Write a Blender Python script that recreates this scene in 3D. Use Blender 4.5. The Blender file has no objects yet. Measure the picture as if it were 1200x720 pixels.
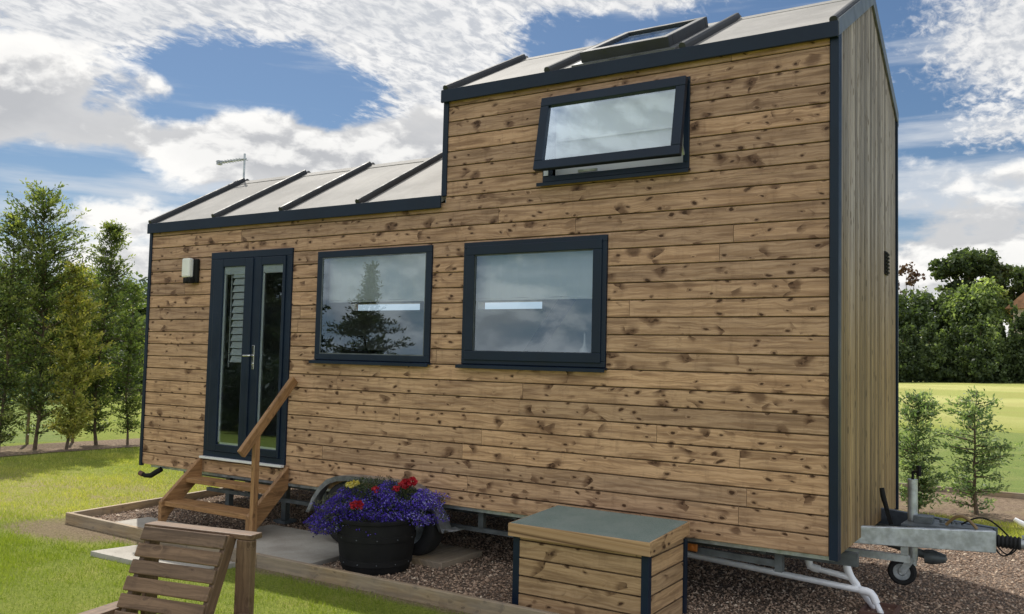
import bpy, math, random
import numpy as np
from mathutils import Vector, Matrix
R = math.radians
random.seed(7); rng = np.random.default_rng(7)
scene = bpy.context.scene
COL = scene.collection
SUN = Vector((-.63, .435, 1.0)).normalized()

# ------------------------------------------------------------------ nodes
class S:
    """tiny wrapper so that shader maths reads like maths"""
    def __init__(s, nt, o): s.nt, s.o = nt, o
    def _m(s, op, b=None, c=None, clamp=False):
        n = s.nt.nodes.new('ShaderNodeMath'); n.operation = op; n.use_clamp = clamp
        for i, x in enumerate((s, b, c)):
            if x is None: continue
            if isinstance(x, S): s.nt.links.new(x.o, n.inputs[i])
            else: n.inputs[i].default_value = x
        return S(s.nt, n.outputs[0])
    def __add__(s, b): return s._m('ADD', b)
    __radd__ = __add__
    def __sub__(s, b): return s._m('SUBTRACT', b)
    def __rsub__(s, b): return (s * -1.0) + b
    def __mul__(s, b): return s._m('MULTIPLY', b)
    __rmul__ = __mul__
    def __truediv__(s, b): return s._m('DIVIDE', b)
    def pow(s, b): return s._m('POWER', b)
    def exp(s): return s._m('EXPONENT')
    def floor(s): return s._m('FLOOR')
    def abs(s): return s._m('ABSOLUTE')
    def sin(s): return s._m('SINE')
    def maxi(s, b): return s._m('MAXIMUM', b)
    def mini(s, b): return s._m('MINIMUM', b)
    def clamp(s): return s._m('ADD', 0.0, clamp=True)
    def ss(s, a, b):
        n = s.nt.nodes.new('ShaderNodeMapRange'); n.interpolation_type = 'SMOOTHSTEP'
        s.nt.links.new(s.o, n.inputs[0]); n.inputs[1].default_value = a; n.inputs[2].default_value = b
        return S(s.nt, n.outputs[0])
    def lin(s, a, b, c=0., d=1.):
        n = s.nt.nodes.new('ShaderNodeMapRange')
        s.nt.links.new(s.o, n.inputs[0])
        for i, x in enumerate((a, b, c, d)): n.inputs[i+1].default_value = x
        return S(s.nt, n.outputs[0])

class NT:
    def __init__(self, nt): self.nt = nt
    def new(self, t): return self.nt.nodes.new(t)
    def link(self, a, b): self.nt.links.new(a.o if isinstance(a, S) else a, b)
    def put(self, sock, val):
        if isinstance(val, S): self.nt.links.new(val.o, sock)
        elif isinstance(val, tuple) and len(val) == 3 and sock.type == 'RGBA': sock.default_value = (*val, 1)
        else: sock.default_value = val
    def coord(self, kind='Object'):
        return S(self.nt, self.new('ShaderNodeTexCoord').outputs[kind])
    def xyz(self, v):
        n = self.new('ShaderNodeSeparateXYZ'); self.link(v, n.inputs[0]); return [S(self.nt, o) for o in n.outputs]
    def vec(self, x, y, z=0.):
        n = self.new('ShaderNodeCombineXYZ')
        for i, a in enumerate((x, y, z)): self.put(n.inputs[i], a)
        return S(self.nt, n.outputs[0])
    def noise(self, v, scale=1., detail=4., rough=.55, dist=0., out=0):
        n = self.new('ShaderNodeTexNoise'); self.link(v, n.inputs['Vector'])
        n.inputs['Scale'].default_value = scale; n.inputs['Detail'].default_value = detail
        n.inputs['Roughness'].default_value = rough; n.inputs['Distortion'].default_value = dist
        return S(self.nt, n.outputs[out])
    def voro(self, v, scale=1., out='Distance', rnd=1., feature='F1', dims='3D'):
        n = self.new('ShaderNodeTexVoronoi'); n.voronoi_dimensions = dims; n.feature = feature
        self.link(v, n.inputs['Vector']); n.inputs['Scale'].default_value = scale; n.inputs['Randomness'].default_value = rnd
        return S(self.nt, n.outputs[out])
    def mix(self, f, a, b, mode='MIX'):
        n = self.new('ShaderNodeMix'); n.data_type = 'RGBA'; n.blend_type = mode; n.clamp_factor = True
        self.put(n.inputs[0], f)
        for i, x in ((6, a), (7, b)): self.put(n.inputs[i], x)
        return S(self.nt, n.outputs[2])
    def attr(self, name, out='Fac'):
        n = self.new('ShaderNodeAttribute'); n.attribute_name = name; return S(self.nt, n.outputs[out])
    def bump(self, h, strength=.3, dist=.01):
        n = self.new('ShaderNodeBump'); self.link(h, n.inputs['Height'])
        n.inputs['Strength'].default_value = strength; n.inputs['Distance'].default_value = dist
        return S(self.nt, n.outputs[0])
    def bsdf(self, color=(.5, .5, .5), rough=.6, metal=0., normal=None, spec=.5, **kw):
        n = self.new('ShaderNodeBsdfPrincipled')
        self.put(n.inputs['Base Color'], color); self.put(n.inputs['Roughness'], rough)
        self.put(n.inputs['Metallic'], metal); n.inputs['Specular IOR Level'].default_value = spec
        if normal is not None: self.link(normal, n.inputs['Normal'])
        for k, v in kw.items(): self.put(n.inputs[k], v)
        return S(self.nt, n.outputs[0])
    def out(self, sh):
        n = self.new('ShaderNodeOutputMaterial'); self.link(sh, n.inputs[0])

def mat(name):
    m = bpy.data.materials.new(name); m.use_nodes = True; m.node_tree.nodes.clear()
    return m, NT(m.node_tree)

M = {}
def simple(name, col, rough=.6, metal=0., var=.15, vs=6., bs=.0, bscale=80, spec=.5):
    m, t = mat(name); c = t.coord('Object')
    n = t.noise(c, vs, 5, .6)
    dark = tuple(x*(1-var) for x in col); lite = tuple(min(1, x*(1+var)) for x in col)
    colr = t.mix(n.ss(.3, .7), dark, lite)
    nm = t.bump(t.noise(c, bscale, 4), bs, .004) if bs else None
    rr = t.noise(c, vs*2, 3).lin(.3, .7, max(.05, rough-.08), min(1, rough+.08))
    t.out(t.bsdf(colr, rr, metal, nm, spec)); M[name] = m
    return m

def wood(name, lite, mid, dark, knot=1.0, knotcol=(.05, .022, .01), rough=.62, wear=0., rscale=1.):
    m, t = mat(name)
    uv = t.coord('UV'); u, v, _ = t.xyz(uv); rnd = t.attr('rnd')
    nz = t.noise(t.vec(u*3.2, v*9), 1., 3); nzs = nz - .5
    # knots: small oval ones and tall smeared whorls
    ku = u*6.6*rscale + nzs*.6 + (v*41.).sin()*.12; kv = v*11.5*rscale + nzs*.7
    kd = t.voro(t.vec(ku, kv), 1., dims='2D'); kc, kc2, kc3 = t.xyz(t.voro(t.vec(ku, kv), 1., out='Color', dims='2D'))
    kfuz = t.noise(t.vec(u*55, v*80), 1., 3); kd = kd + (kfuz-.5)*.10; kr = kd - kc3*.075
    whorl = t.noise(t.vec(u*2.6, v.floor()*3.7), 1., 2, .6).ss(.39, .47)
    k1 = whorl*kr.ss(.080, .015) * (kc - (rnd*7.3).sin()*.22).ss(.43, .49)
    halo = whorl*kr.ss(.20, .02) * (kc - (rnd*7.3).sin()*.22).ss(.43, .49)
    wu = u*3.1*rscale + v*2.4*(kc2-.5) + nzs*.5; wv = v*3.0*rscale
    wd = t.voro(t.vec(wu + 7.3, wv + 3.1), 1., dims='2D'); wc, wc2, wc3 = t.xyz(t.voro(t.vec(wu + 7.3, wv + 3.1), 1., out='Color', dims='2D'))
    wf = t.noise(t.vec(u*24, v*30), 1., 3)
    k2 = (wd - wc3*.05).ss(.10, .02) * (wc + (rnd*9.1).sin()*.15).ss(.40, .50) * wf.ss(.46, .58)
    smear = (wd - wc3*.08 + (wf-.5)*.12).ss(.19, .03) * (wc + (rnd*9.1).sin()*.15).ss(.30, .42)
    # grain bends around the knots
    g = t.noise(t.vec(u*1.7, v*70 + halo*5 + nzs*6), 1., 4, .6)
    g2 = t.noise(t.vec(u*9, v*260), 1., 2, .6)
    fibre = t.noise(t.vec(u*2.2, v*26 + halo*3), 1., 2, .5)
    col = t.mix(g.ss(.38, .62), mid, lite)
    col = t.mix((fibre.ss(.46, .68))*.48, col, dark)
    col = t.mix(g2.ss(.52, .8)*.34, col, dark)
    br = rnd.lin(0, 1, .82, 1.10)*rnd.lin(-1, -.5, .55, 1.)  # second factor paints shade into the board grooves
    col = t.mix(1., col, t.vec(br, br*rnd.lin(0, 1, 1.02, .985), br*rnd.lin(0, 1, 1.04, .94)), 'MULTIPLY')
    blot = t.noise(t.vec(u*1.3, v*3.5), 1., 5, .65)
    col = t.mix(blot.ss(.50, .74)*.32, col, dark)
    stain = t.noise(t.vec(u*14, v*5 + nzs*3), 1., 5, .7)
    col = t.mix(stain.ss(.50, .72)*.30, col, dark)
    col = t.mix(halo*.55*knot, col, dark)
    col = t.mix(smear*.78*knot, col, dark)
    col = t.mix((k1.maxi(k2))*.92*knot, col, knotcol)
    if name == 'cladding':
        _, _, zz = t.xyz(t.coord('Object'))
        top = (zz + (blot-.5)*1.2).ss(.9, 2.6)
        col = t.mix(1., col, t.mix(top, (1.05, 1.0, .86), (.86, .81, .79)), 'MULTIPLY')
    if wear:
        col = t.mix(blot.ss(.3, .55)*wear, col, (.30, .29, .27))
    nm = t.bump(g + g2*.4 - k1*.6, .28, .003)
    t.out(t.bsdf(col, g.lin(.3, .7, rough+.08, rough-.06), 0., nm, .3)); M[name] = m
    return m

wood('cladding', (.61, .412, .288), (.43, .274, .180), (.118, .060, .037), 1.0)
wood('boxwood', (.54, .355, .20), (.40, .25, .13), (.16, .09, .045), 1.)
wood('stairwood', (.40, .225, .105), (.30, .16, .07), (.12, .062, .028), .5, rough=.5)
wood('chairwood', (.225, .142, .088), (.15, .092, .056), (.055, .034, .022), .4, rough=.48)
wood('kerbwood', (.44, .32, .19), (.33, .23, .13), (.15, .10, .06), .4, wear=.35)

def endwood():
    m, t = mat('end_cladding'); uv = t.coord('UV'); u, v, _ = t.xyz(uv); rnd = t.attr('rnd')
    _, _, z = t.xyz(t.coord('Object'))
    g = t.noise(t.vec(u*1.3, v*60), 1., 4, .6)
    st = t.noise(t.vec(u*2.4, v*22), 1., 5, .7)
    low = t.mix(g.ss(.35, .65), (.225, .145, .065), (.39, .27, .125))
    up = t.mix(g.ss(.35, .65), (.215, .18, .165), (.42, .36, .325))
    col = t.mix((z + (rnd-.5)*.5).ss(1.6, 3.1), low, up)
    col = t.mix(st.ss(.54, .68)*.8, col, (.13, .09, .05))
    br = rnd.lin(0, 1, .54, 1.20)*rnd.lin(-1, -.5, .30, 1.); col = t.mix(1., col, t.vec(br, br, br), 'MULTIPLY')  # groove faces also darkened, shade painted between the end boards
    kd = t.voro(t.vec(u*3.4, v*9), 1., dims='2D'); col = t.mix(kd.ss(.12, .05)*.8, col, (.08, .05, .025))
    t.out(t.bsdf(col, .62, 0., t.bump(g, .3, .003), .35)); M['end_cladding'] = m
endwood()

simple('anthracite', (.007, .016, .034), .42, 0., .15, 3., .05, 300, .28)
simple('rake_metal', (.17, .18, .185), .42, .5, .3, 9., .08, 60)
simple('seam_dark', (.026, .029, .034), .6, 0., .25, 5., .1, 100)
simple('black_plastic', (.009, .009, .009), .8, 0., .35, 10, .2, 90, .3)
simple('rubber', (.013, .013, .014), .8, 0., .3, 10, .2, 90)
simple('white_plastic', (.74, .74, .72), .35, 0., .05, 4)
simple('pipe_white', (.88, .88, .90), .3, 0., .06, 4)
simple('blind_white', (.78, .79, .78), .85, 0., .04, 2)
simple('interior', (.62, .62, .61), .8, 0., .05, 1.)
simple('interior_dark', (.08, .09, .10), .7, 0., .1, 1.)
simple('chrome', (.7, .7, .7), .18, 1., .05, 4)
simple('galv', (.46, .49, .51), .42, .6, .25, 14., .08, 40)
simple('galv_dull', (.13, .145, .155), .55, .5, .3, 10., .08, 40)
simple('blue_steel', (.09, .115, .15), .5, .3, .25, 10)
simple('hose_brown', (.22, .14, .06), .5, 0., .2, 10)
simple('orange', (.45, .15, .03), .35, 0., .1, 10)
simple('terracotta', (.11, .055, .04), .6, 0., .2, 8)
simple('bark_wood', (.11, .08, .052), .85, 0., .35, 30, .5, 60)
simple('render_wall', (.52, .45, .36), .8, 0., .12, 1.)
simple('roof_tile', (.33, .17, .105), .8, 0., .25, 3., .4, 12)
simple('brick', (.30, .14, .09), .85, 0., .2, 6)
simple('net_post', (.28, .21, .13), .8, 0., .2, 8)
simple('blind_strip', (.85, .85, .85), .5)

def concrete():
    m, t = mat('concrete'); c = t.coord('Object')
    n = t.noise(c, 2.2, 8, .65); f = t.noise(c, 60, 4, .7); s = t.voro(c, 9.)
    col = t.mix(n.ss(.3, .7), (.30, .275, .235), (.46, .435, .385))
    col = t.mix(f.ss(.3, .75)*.3, col, (.22, .20, .17)); col = t.mix(s.ss(.09, .03)*.55, col, (.10, .08, .06))
    t.out(t.bsdf(col, .85, 0., t.bump(f, .35, .004), .3)); M['concrete'] = m
concrete()
def roofmat():
    m, t = mat('roof_felt'); c = t.coord('Object')
    n = t.noise(c, 1.6, 7, .65); f = t.noise(c, 140, 3, .7); b = t.noise(c, 22, 4, .7)
    col = t.mix(n.ss(.3, .72), (.205, .198, .188), (.315, .302, .285))
    col = t.mix(b.ss(.45, .75)*.35, col, (.22, .205, .185)); col = t.mix(f.ss(.55, .75)*.35, col, (.50, .48, .45))
    x, y, z = t.xyz(c); sk = t.noise(t.vec(x*11, y*.9, z*.9), 1., 4, .6); col = t.mix(sk.ss(.5, .75)*.4, col, (.20, .19, .17))
    t.out(t.bsdf(col, .78, 0., t.bump(f + b*.6, .4, .004), .35)); M['roof_felt'] = m
roofmat()
def lidmat():
    m, t = mat('green_felt'); c = t.coord('Object')
    n = t.noise(c, 3.5, 6, .6); f = t.noise(c, 160, 3, .8)
    s = t.noise(c, 34, 3, .7, 2.)
    col = t.mix(f.ss(.3, .7), (.11, .155, .14), (.24, .30, .27)); col = t.mix(n.ss(.35, .75)*.4, col, (.30, .33, .30))
    col = t.mix(s.ss(.68, .74)*.7, col, (.08, .06, .04))
    t.out(t.bsdf(col, .8, 0., t.bump(f, .6, .003), .3)); M['green_felt'] = m
lidmat()
def glassmat(nm='glass', k_=2.7, a_=.075):
    m, t = mat(nm)
    fr = t.new('ShaderNodeFresnel'); fr.inputs[0].default_value = 1.52
    c = t.coord('Object'); nb = t.bump(t.noise(c, 1.3, 1), .012, .08); t.link(nb, fr.inputs['Normal'])
    f = (S(t.nt, fr.outputs[0])*k_ + a_).clamp()
    tr = t.new('ShaderNodeBsdfTransparent'); tr.inputs[0].default_value = (.90, .94, .98, 1)
    gl = t.new('ShaderNodeBsdfGlossy'); gl.inputs['Roughness'].default_value = .0; gl.inputs[0].default_value = (.72, .86, 1, 1)
    t.link(nb, gl.inputs['Normal'])
    mx = t.new('ShaderNodeMixShader'); t.link(f, mx.inputs[0]); t.nt.links.new(tr.outputs[0], mx.inputs[1]); t.nt.links.new(gl.outputs[0], mx.inputs[2])
    t.out(S(t.nt, mx.outputs[0])); M[nm] = m
glassmat(); glassmat('roof_glass', .45, .02)
def netmat():
    m, t = mat('netting'); c = t.coord('Object')
    n = t.noise(c, 1.1, 4)
    tr = t.new('ShaderNodeBsdfTransparent'); df = t.new('ShaderNodeBsdfDiffuse'); t.put(df.inputs[0], t.mix(n.ss(.3, .7), (.16, .30, .24), (.26, .40, .34)))
    tl = t.new('ShaderNodeBsdfTranslucent'); tl.inputs[0].default_value = (.2, .36, .29, 1)
    a = t.new('ShaderNodeMixShader'); a.inputs[0].default_value = .5; t.nt.links.new(df.outputs[0], a.inputs[1]); t.nt.links.new(tl.outputs[0], a.inputs[2])
    mx = t.new('ShaderNodeMixShader'); mx.inputs[0].default_value = .26; t.nt.links.new(tr.outputs[0], mx.inputs[1]); t.nt.links.new(a.outputs[0], mx.inputs[2])
    t.out(S(t.nt, mx.outputs[0])); M['netting'] = m
netmat()
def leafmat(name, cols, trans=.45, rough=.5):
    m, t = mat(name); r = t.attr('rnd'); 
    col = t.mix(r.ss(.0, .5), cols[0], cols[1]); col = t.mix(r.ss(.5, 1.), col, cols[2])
    b = t.bsdf(col, rough, 0., None, .35)
    tl = t.new('ShaderNodeBsdfTranslucent'); t.link(t.mix(1., col, (1.25, 1.35, .55), 'MULTIPLY'), tl.inputs[0])
    mx = t.new('ShaderNodeMixShader'); mx.inputs[0].default_value = trans; t.link(b, mx.inputs[1]); t.nt.links.new(tl.outputs[0], mx.inputs[2])
    t.out(S(t.nt, mx.outputs[0])); M[name] = m
leafmat('leaf_dark', ((.04, .06, .024), (.11, .15, .05), (.36, .39, .14)), .5)
leafmat('leaf_mid', ((.05, .08, .028), (.11, .155, .05), (.30, .34, .12)), .5)
leafmat('leaf_yellow', ((.17, .19, .05), (.38, .38, .11), (.60, .52, .18)), .5)
leafmat('leaf_small', ((.06, .10, .05), (.15, .22, .11), (.46, .53, .33)), .5)
leafmat('leaf_far', ((.04, .062, .03), (.085, .12, .055), (.20, .245, .11)), .45)
leafmat('leaf_far_light', ((.065, .10, .05), (.20, .26, .12), (.50, .56, .28)), .55)
leafmat('leaf_rust', ((.09, .05, .035), (.13, .07, .05), (.16, .10, .07)), .3)
leafmat('lobelia', ((.035, .02, .22), (.11, .055, .60), (.50, .50, .92)), .3)
leafmat('lobelia_stem', ((.03, .045, .02), (.06, .085, .035), (.16, .15, .09)), .3)
leafmat('red_petal', ((.26, .008, .015), (.42, .015, .03), (.60, .04, .07)), .3)
leafmat('yellow_petal', ((.48, .36, .05), (.62, .52, .12), (.75, .70, .35)), .3)
leafmat('leaf_shade', ((.012, .02, .010), (.025, .04, .018), (.05, .07, .03)), .2)
leafmat('grass_blade', ((.14, .20, .025), (.28, .335, .05), (.58, .54, .18)), .45, .6)

def groundmat():
    m, t = mat('lawn'); c = t.coord('Object'); x, y, z = t.xyz(c)
    big = t.noise(c, .35, 5, .6); medn = t.noise(c, 1.9, 6, .65); fine = t.noise(c, 46, 5, .8); fine2 = t.noise(t.vec(x*1, y*1, z), 150, 3, .8)
    green = t.mix(fine.ss(.3, .72), (.15, .20, .03), (.33, .375, .065))
    yel = t.mix(fine.ss(.3, .7), (.30, .30, .075), (.48, .44, .14))
    tan = t.mix(fine.ss(.3, .7), (.30, .24, .12), (.42, .35, .19))
    # dry band beyond the front lawn, greener close to the seat
    dry = (y*.9 - x*.35 + (medn-.5)*1.6)
    band = dry.ss(-1.2, -.3)*dry.ss(3.0, 1.1)
    far = (x*x + y*y).pow(.5)
    col = t.mix(medn.ss(.45, .72)*.55, green, yel)
    col = t.mix(band*.75, col, yel)
    col = t.mix(band*medn.ss(.46, .62)*.8, col, tan)
    # mown stripes in the far field
    stripe = ((y*.55 + x*.12) + (big-.5)*1.5).sin().ss(-.4, .5)
    fcol = t.mix(stripe, (.33, .355, .10), (.46, .455, .165))
    fcol = t.mix(big.ss(.4, .7)*.5, fcol, (.34, .31, .10))
    col = t.mix(far.ss(18, 30), col, fcol)
    # worn soil by the timber edging corner and along it
    px = (x - .45)*.95; py = (y + 1.05)*1.9
    soil = ((px*px + py*py).pow(.5) + (medn-.5)*1.1).ss(.95, .45)
    along = (y + .97 + (medn-.5)*.22).abs().ss(.15, .03) * x.ss(.0, .3)*x.ss(7., 5.)
    earth = t.mix(fine.ss(.3, .7), (.15, .105, .062), (.36, .28, .185))
    col = t.mix(soil*.9, col, earth); col = t.mix(along*.9, col, earth)
    t.out(t.bsdf(col, .9, 0., t.bump(fine + fine2*.5, .9, .03), .15)); M['lawn'] = m
groundmat()
def gravelbase():
    m, t = mat('gravel_base'); c = t.coord('Object')
    v = t.voro(c, 55., out='Color'); d = t.voro(c, 55.)
    a, b, _ = t.xyz(v)
    col = t.mix(a, (.12, .08, .06), (.40, .31, .24)); col = t.mix(d.ss(.25, .6)*.7, col, (.04, .03, .022))
    t.out(t.bsdf(col, .9, 0., t.bump(d*-1., 1., .012), .2)); M['gravel_base'] = m
    m, t = mat('gravel'); r = t.attr('rnd'); c = t.coord('Object')
    col = t.mix(r.ss(0, .55), (.17, .11, .075), (.42, .30, .215)); col = t.mix(r.ss(.6, 1.), col, (.74, .62, .48))
    t.out(t.bsdf(col, .8, 0., None, .3)); M['gravel'] = m
    m, t = mat('bark_mulch'); c = t.coord('Object'); x, y, z = t.xyz(c)
    f = t.noise(t.vec(x*14, y*34), 1., 5, .75); b = t.noise(c, 1.7, 5)
    col = t.mix(f.ss(.3, .7), (.09, .055, .036), (.36, .27, .19)); col = t.mix(b.ss(.45, .7)*.4, col, (.30, .24, .13))
    t.out(t.bsdf(col, .9, 0., t.bump(f, 1., .03), .2)); M['bark_mulch'] = m
gravelbase()

# ------------------------------------------------------------------ mesh builder
V3 = lambda *a: np.array(a, float)
def nrm(a): a = np.asarray(a, float); return a/np.linalg.norm(a)
class MB:
    def __init__(s): s.v = []; s.f = []; s.uv = []; s.r = []
    def quad(s, pts, uvs=None, r=.5):
        i = len(s.v); s.v += [tuple(p) for p in pts]; s.f.append(tuple(range(i, i+len(pts))))
        s.uv.append(uvs or [(0, 0)]*len(pts)); s.r.append(r)
    def obox(s, c, ax, ay, az):
        """box from centre and three half-axis vectors; u runs along the longest"""
        c, A = V3(*c), [V3(*ax), V3(*ay), V3(*az)]
        L = [np.linalg.norm(a) for a in A]; k = int(np.argmax(L)); others = [i for i in range(3) if i != k]
        r = random.random(); ou = random.random()*50; ov = random.randrange(60)
        P = {}
        for i in (-1, 1):
            for j in (-1, 1):
                for l in (-1, 1): P[i, j, l] = c + i*A[0] + j*A[1] + l*A[2]
        faces = [((-1,-1,-1),(-1,-1,1),(-1,1,1),(-1,1,-1)), ((1,-1,-1),(1,1,-1),(1,1,1),(1,-1,1)),
                 ((-1,-1,-1),(1,-1,-1),(1,-1,1),(-1,-1,1)), ((-1,1,-1),(-1,1,1),(1,1,1),(1,1,-1)),
                 ((-1,-1,-1),(-1,1,-1),(1,1,-1),(1,-1,-1)), ((-1,-1,1),(1,-1,1),(1,1,1),(-1,1,1))]
        i0 = len(s.v); keys = list(P); s.v += [tuple(P[q]) for q in keys]; ix = {q: i0+n for n, q in enumerate(keys)}
        if np.dot(np.cross(A[0], A[1]), A[2]) < 0: faces = [f[::-1] for f in faces]
        for f in faces:
            s.f.append(tuple(ix[q] for q in f)); s.r.append(r)
            s.uv.append([(ou + q[k]*L[k], ov + q[others[0]]*L[others[0]] + q[others[1]]*L[others[1]]*.8) for q in f])
    def box(s, x0, x1, y0, y1, z0, z1):
        s.obox(((x0+x1)/2, (y0+y1)/2, (z0+z1)/2), ((x1-x0)/2, 0, 0), (0, (y1-y0)/2, 0), (0, 0, (z1-z0)/2)); return s
    def beam(s, p0, p1, w, h, up=(0, 0, 1)):
        p0, p1 = V3(*p0), V3(*p1); d = nrm(p1-p0); sd = nrm(np.cross(d, up)); u = np.cross(sd, d)
        s.obox((p0+p1)/2, (p1-p0)/2, sd*w/2, u*h/2); return s
    def tube(s, pts, r, seg=10, caps=True):
        pts = [V3(*p) for p in pts]; n = len(pts); rr = r if hasattr(r, '__len__') else [r]*n
        ref = V3(0, 0, 1); i0 = len(s.v); prev = None
        for i, p in enumerate(pts):
            d = nrm(pts[min(i+1, n-1)] - pts[max(i-1, 0)])
            a = prev - d*np.dot(prev, d) if prev is not None else np.cross(d, ref)
            if np.linalg.norm(a) < 1e-4: a = np.cross(d, V3(1, 0, 0))
            a = nrm(a); prev = a; b = np.cross(d, a)
            for k in range(seg):
                t = 2*math.pi*k/seg; s.v.append(tuple(p + rr[i]*(math.cos(t)*a + math.sin(t)*b)))
        for i in range(n-1):
            for k in range(seg):
                k2 = (k+1) % seg; s.f.append((i0+i*seg+k, i0+i*seg+k2, i0+(i+1)*seg+k2, i0+(i+1)*seg+k))
                s.uv.append([(i*.1, k*.02)]*4); s.r.append(.5)
        if caps:
            s.f.append(tuple(i0+k for k in range(seg))[::-1]); s.uv.append([(0, 0)]*seg); s.r.append(.5)
            s.f.append(tuple(i0+(n-1)*seg+k for k in range(seg))); s.uv.append([(0, 0)]*seg); s.r.append(.5)
        return s
    def lathe(s, prof, c, seg=32, axis='z'):
        """prof: (radius, height) list around an axis through c"""
        i0 = len(s.v)
        for (r, h) in prof:
            for k in range(seg):
                t = 2*math.pi*k/seg; a, b = r*math.cos(t), r*math.sin(t)
                p = (a, b, h) if axis == 'z' else ((a, h, b) if axis == 'y' else (h, a, b))
                s.v.append((c[0]+p[0], c[1]+p[1], c[2]+p[2]))
        for i in range(len(prof)-1):
            for k in range(seg):
                k2 = (k+1) % seg; s.f.append((i0+i*seg+k, i0+i*seg+k2, i0+(i+1)*seg+k2, i0+(i+1)*seg+k))
                s.uv.append([(i*.1, k*.02)]*4); s.r.append(.5)
        return s
    def prism(s, poly, mp, d0, d1):
        """poly: 2D points, mp(a,b,d) -> xyz"""
        n = len(poly); i0 = len(s.v); r = random.random(); ov = random.randrange(60)
        for d in (d0, d1): s.v += [tuple(mp(a, b, d)) for a, b in poly]
        s.f.append(tuple(i0+k for k in range(n))); s.uv.append([(a, ov+b) for a, b in poly]); s.r.append(r)
        s.f.append(tuple(i0+n+k for k in range(n))[::-1]); s.uv.append([(a, ov+b) for a, b in poly][::-1]); s.r.append(r)
        for k in range(n):
            k2 = (k+1) % n; s.f.append((i0+k2, i0+k, i0+n+k, i0+n+k2)); s.r.append(r)
            a, b = poly[k], poly[k2]; s.uv.append([(b[0], ov+b[1]), (a[0], ov+a[1]), (a[0], ov+a[1]+.04), (b[0], ov+b[1]+.04)])
        return s
    def build(s, name, m, parent=None, bevel=0., smooth=False, fixn=False):
        org = Vector((0, 0, 0)); q = parent
        while q is not None: org += q.location; q = q.parent
        me = bpy.data.meshes.new(name)
        me.from_pydata([(a[0]-org.x, a[1]-org.y, a[2]-org.z) for a in s.v], [], s.f)
        uvl = me.uv_layers.new(name='UVMap')
        uvl.data.foreach_set('uv', [c for f in s.uv for p in f for c in p])
        at = me.attributes.new('rnd', 'FLOAT', 'FACE'); at.data.foreach_set('value', s.r)
        me.materials.append(M[m] if isinstance(m, str) else m)
        if fixn:
            import bmesh
            b = bmesh.new(); b.from_mesh(me); bmesh.ops.recalc_face_normals(b, faces=b.faces); b.to_mesh(me); b.free()
        if smooth:
            me.polygons.foreach_set('use_smooth', [True]*len(me.polygons))
        me.update()
        o = bpy.data.objects.new(name, me); COL.objects.link(o); o.parent = parent
        if smooth:
            try: me.set_sharp_from_angle(angle=R(40))
            except Exception: pass
        if bevel:
            b = o.modifiers.new('bevel', 'BEVEL'); b.width = bevel; b.segments = 2; b.limit_method = 'ANGLE'
        return o
def npmesh(name, V, nv, m, parent=None, rnd=None):
    """V: (N, nv, 3) separate polygons"""
    org = Vector((0, 0, 0)); q = parent
    while q is not None: org += q.location; q = q.parent
    N = len(V); V = np.asarray(V, np.float32).reshape(-1, 3) - np.array(org, np.float32)
    me = bpy.data.meshes.new(name); me.vertices.add(N*nv); me.vertices.foreach_set('co', V.ravel())
    me.loops.add(N*nv); me.loops.foreach_set('vertex_index', np.arange(N*nv, dtype=np.int32))
    me.polygons.add(N); me.polygons.foreach_set('loop_start', np.arange(0, N*nv, nv, dtype=np.int32))
    me.polygons.foreach_set('loop_total', np.full(N, nv, np.int32))
    at = me.attributes.new('rnd', 'FLOAT', 'FACE')
    at.data.foreach_set('value', (rng.random(N) if rnd is None else np.clip(rnd, 0, 1)).astype(np.float32))
    me.update(calc_edges=True); me.materials.append(M[m])
    o = bpy.data.objects.new(name, me); COL.objects.link(o); o.parent = parent
    return o
def empty(name, loc, label, cat, group=None):
    o = bpy.data.objects.new(name, None); COL.objects.link(o); o.location = loc; o.empty_display_size = .2
    return tag(o, label, cat, group)
def tag(o, label, cat, group=None, kind=None):
    o['label'] = label; o['category'] = cat
    if group: o['group'] = group
    if kind: o['kind'] = kind
    return o
def struct(o): o['kind'] = 'structure'; return o
def copy_tree(o, parent=None):
    c = o.copy(); COL.objects.link(c); c.parent = parent
    for ch in list(o.children): copy_tree(ch, c)
    return c

# ------------------------------------------------------------------ setting: ground
def ground_z(x, y):
    r = np.hypot(x-7, y)
    t = np.clip((r-14)/55, 0, 1); s = t*t*(3-2*t)
    right = np.clip((x+12)/26, 0, 1)
    return -.06 + s*(.55 + .75*right)
def build_ground():
    n = 150
    g = np.linspace(-1, 1, n); g = np.sign(g)*(np.abs(g)*10 + np.abs(g)**5*1500)
    X, Y = np.meshgrid(g+6, g, indexing='ij'); Z = ground_z(X, Y)
    Z += np.clip((np.hypot(X-5, Y)-20)/10, 0, 1)*.03*np.sin(X*.31)*np.cos(Y*.23)
    me = bpy.data.meshes.new('lawn'); v = np.stack([X, Y, Z], -1).reshape(-1, 3)
    f = []
    for i in range(n-1):
        for j in range(n-1): a = i*n+j; f.append((a, a+n, a+n+1, a+1))
    me.from_pydata(v.tolist(), [], f); me.polygons.foreach_set('use_smooth', [True]*len(me.polygons)); me.materials.append(M['lawn'])
    o = bpy.data.objects.new('lawn', me); COL.objects.link(o); return struct(o)
build_ground()
GX0, GX1, GY0, GY1 = -.05, 9.6, -.9, 3.75
def inside(x, y, m=0.):
    return (x > .11 - .0975*(y+.84) - m) & (y > np.maximum(-.835 - .034*(x-.1), -.93) - m) & (y < GY1 + m)
b = MB(); b.prism([(.12, -.83), (2.88, -.92), (GX1, -.92), (GX1, GY1), (-.32, GY1)], lambda a, c, d: (a, c, d), -.035, -.15); struct(b.build('gravel_bed', 'gravel_base', fixn=True))
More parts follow.
